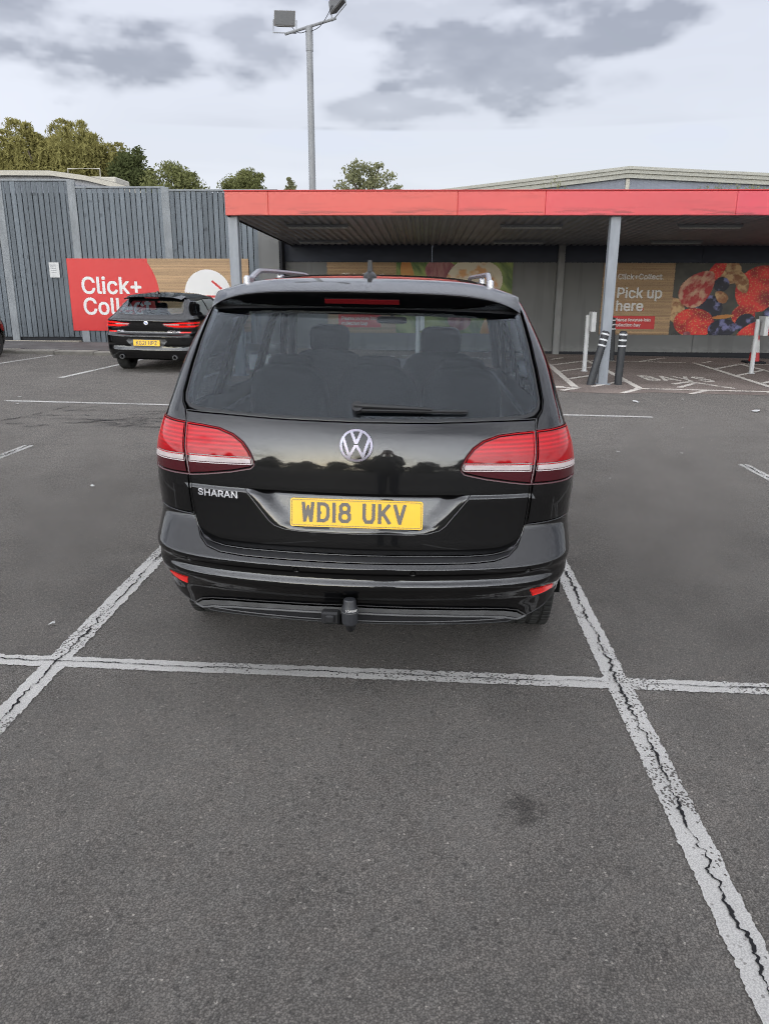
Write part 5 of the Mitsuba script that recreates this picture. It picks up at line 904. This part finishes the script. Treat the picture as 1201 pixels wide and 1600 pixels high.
    c.add('rear_seat', pad((0, 1.05, .82), (1.2, .18, .52), .2, 6.), 'm_seat', 60); c.add('cabin_floor', cbox(-.76, .76, .3, 3.9, .24, .34, .03), 'm_gap'); c.add('parcel_shelf', cbox(-.62, .62, .35, 1.0, .95, .97, .004), 'm_gap'); c.add('dashboard', pad((0, 2.75, .88), (1.4, .4, .26), 0, 5.), 'm_trim', 60)
    c.shell('inner_skin', SS, big(sg.box(-float(uy(3.0, .6)), .26, float(uy(3.0, .6)), 1.0).difference(shapely.union_all([rec.buffer(.02), a1, a2, flipx(a1), flipx(a2)]))), 'm_gap', bw=0, skirt=0, cell=.08, off=-.03)
    return root
mat('m_badgeblue', principled((.04, .13, .40), .3, .5))
def small_pose(x, y, deg, s=.955):
    a = math.radians(deg); M = np.eye(4); M[:3, :3] = np.array([[math.cos(a), -math.sin(a), 0], [math.sin(a), math.cos(a), 0], [-TILT*math.cos(a), TILT*math.sin(a), 1]])*s; M[:3, 3] = [x, y, -TILT*x]; return M
small_car('black hatchback parked nose to the fence in front of the red sign', small_pose(-5.06, 14.15, -1.5), 'KG21 HPZ')
small_car('black car at the left edge of the photo, nearly all out of frame', small_pose(-10.01, 13.05, -1.), 'YD19 KUH')
# ---------------------------------------------------------------- the person taking the picture, seen only as a reflection in the tailgate
import manifold3d as m3
def ball(c, r, n=20): return m3.Manifold.sphere(r, n).translate([float(x) for x in c])
def bones(chain, edge=.018, it=6):
    """One skin over spheres joined pairwise: chain is a list of ((point, radius), (point, radius))."""
    out = m3.Manifold()
    for (a, ra), (b, rb) in chain: out += m3.Manifold.batch_hull([ball(a, ra), ball(b, rb)])
    q = out.refine_to_length(edge).to_mesh(); m = trimesh.Trimesh(np.array(q.vert_properties[:, :3]), np.array(q.tri_verts), process=True); trimesh.smoothing.filter_taubin(m, iterations=it); return m
mat('m_skin', principled((.42, .24, .17), .5, .4)); mat('m_jacket', principled((.018, .019, .024), .85, .3)); mat('m_jeans', principled((.03, .036, .055), .85, .3)); mat('m_hair', principled((.03, .02, .014), .6, .4))
per = thing('person', 'person in dark jacket holding up a phone, mirrored in the black tailgate', 'person')
gx0, gy0 = .02, -.44; gzz = 0.
S3 = lambda x, y, z: np.array([gx0+x, gy0+y, gzz+z])
J = dict(pel=S3(0, 0, .96), wai=S3(0, .01, 1.12), che=S3(0, -.01, 1.32), nec=S3(0, 0, 1.50), hd=S3(0, .035, 1.645), cr=S3(0, .01, 1.70))
hand, arm_ = [], []
for s in (-1, 1):
    J[f'sh{s}'] = S3(.185*s, -.01, 1.425); J[f'el{s}'] = S3(.245*s, .12, 1.20); J[f'wr{s}'] = np.array([.095*s, -.085, 1.50]); J[f'hp{s}'] = S3(.095*s, 0, .92); J[f'kn{s}'] = S3(.115*s, .03, .50); J[f'an{s}'] = S3(.13*s, -.03, .10); J[f'to{s}'] = S3(.15*s, .15, .045)
skin = [((J['nec']-[0, 0, .05], .058), (J['hd']-[0, .02, .05], .055)), ((J['hd'], .080), (J['cr'], .086)), ((J['hd'], .078), (J['hd']+[0, .012, -.065], .048)), ((J['hd']+[0, .078, -.012], .012), (J['hd']+[0, .070, .02], .008))]
for s in (-1, 1):
    skin += [((J['hd']+[s*.082, -.01, -.005], .014), (J['hd']+[s*.084, -.015, .025], .016)), ((J[f'el{s}'], .044), (J[f'wr{s}'], .028))]
    pk = np.array([s*.062, -.040, 1.565]); skin.append(((J[f'wr{s}'], .028), (pk, .026)))
    for i in range(4):                                                       # fingers behind the phone, thumb on its near side
        b = pk+[-s*.002, .012, .030-.021*i]; L = (.030, .036, .034, .026)[i]; k1 = b+[-s*.006, .026, .002]; k2 = k1+[-s*L*.7, .006, .001]; k3 = k2+[-s*L*.5, -.003, 0]
        skin += [((b, .0095), (k1, .009)), ((k1, .009), (k2, .0082)), ((k2, .0082), (k3, .007))]
    t1 = pk+[-s*.008, -.012, .026]; t2 = t1+[-s*.022, -.002, .020]; skin += [((pk, .014), (t1, .011)), ((t1, .011), (t2, .0085))]
part(per, 'body', bones(skin, .010, 4), 'm_skin', True)
jk = [((J['pel']-[0, 0, .05], .155), (J['wai'], .150)), ((J['wai'], .150), (J['che'], .165)), ((J['che'], .165), (J['nec']-[0, .01, .06], .075))]
for s in (-1, 1): jk += [((J['pel']+[s*.06, 0, -.05], .125), (J['che']+[s*.08, 0, 0], .125)), ((J['che']+[s*.05, 0, .03], .12), (J[f'sh{s}'], .075)), ((J[f'sh{s}'], .075), (J[f'el{s}'], .056)), ((J[f'el{s}'], .056), (J[f'wr{s}']+(J[f'el{s}']-J[f'wr{s}'])*.12, .042))]
part(per, 'jacket', bones(jk, .025), 'm_jacket', True)
tr_ = []
for s in (-1, 1): tr_ += [((J['pel']+[s*.03, 0, -.02], .13), (J[f'hp{s}'], .115)), ((J[f'hp{s}'], .105), (J[f'kn{s}'], .068)), ((J[f'kn{s}'], .068), (J[f'an{s}']+[0, 0, .0], .052))]
part(per, 'trousers', bones(tr_, .025), 'm_jeans', True)
for s in (-1, 1): part(per, 'shoe', bones([((J[f'an{s}']+[0, -.03, -.045], .05), (J[f'to{s}'], .042)), ((J[f'an{s}'], .05), (J[f'an{s}']+[0, -.03, -.045], .05))], .015), 'm_rubber', True)
part(per, 'hair', bones([((J['cr']+[0, -.025, .012], .088), (J['cr']+[0, -.05, -.05], .075)), ((J['cr']+[0, .02, .03], .072), (J['cr']+[0, -.02, .02], .088))], .015), 'm_hair', True)
pm = trimesh.transformations.translation_matrix([0, -.016, 1.60])@trimesh.transformations.rotation_matrix(-pitch, [1, 0, 0]); ph_ = thing('phone', 'dark phone held up by the person behind the camera', 'phone')
part(ph_, 'case', cbox(-.037, .037, -.004, .004, -.08, .075, .003).apply_transform(pm), 'm_glossblack')
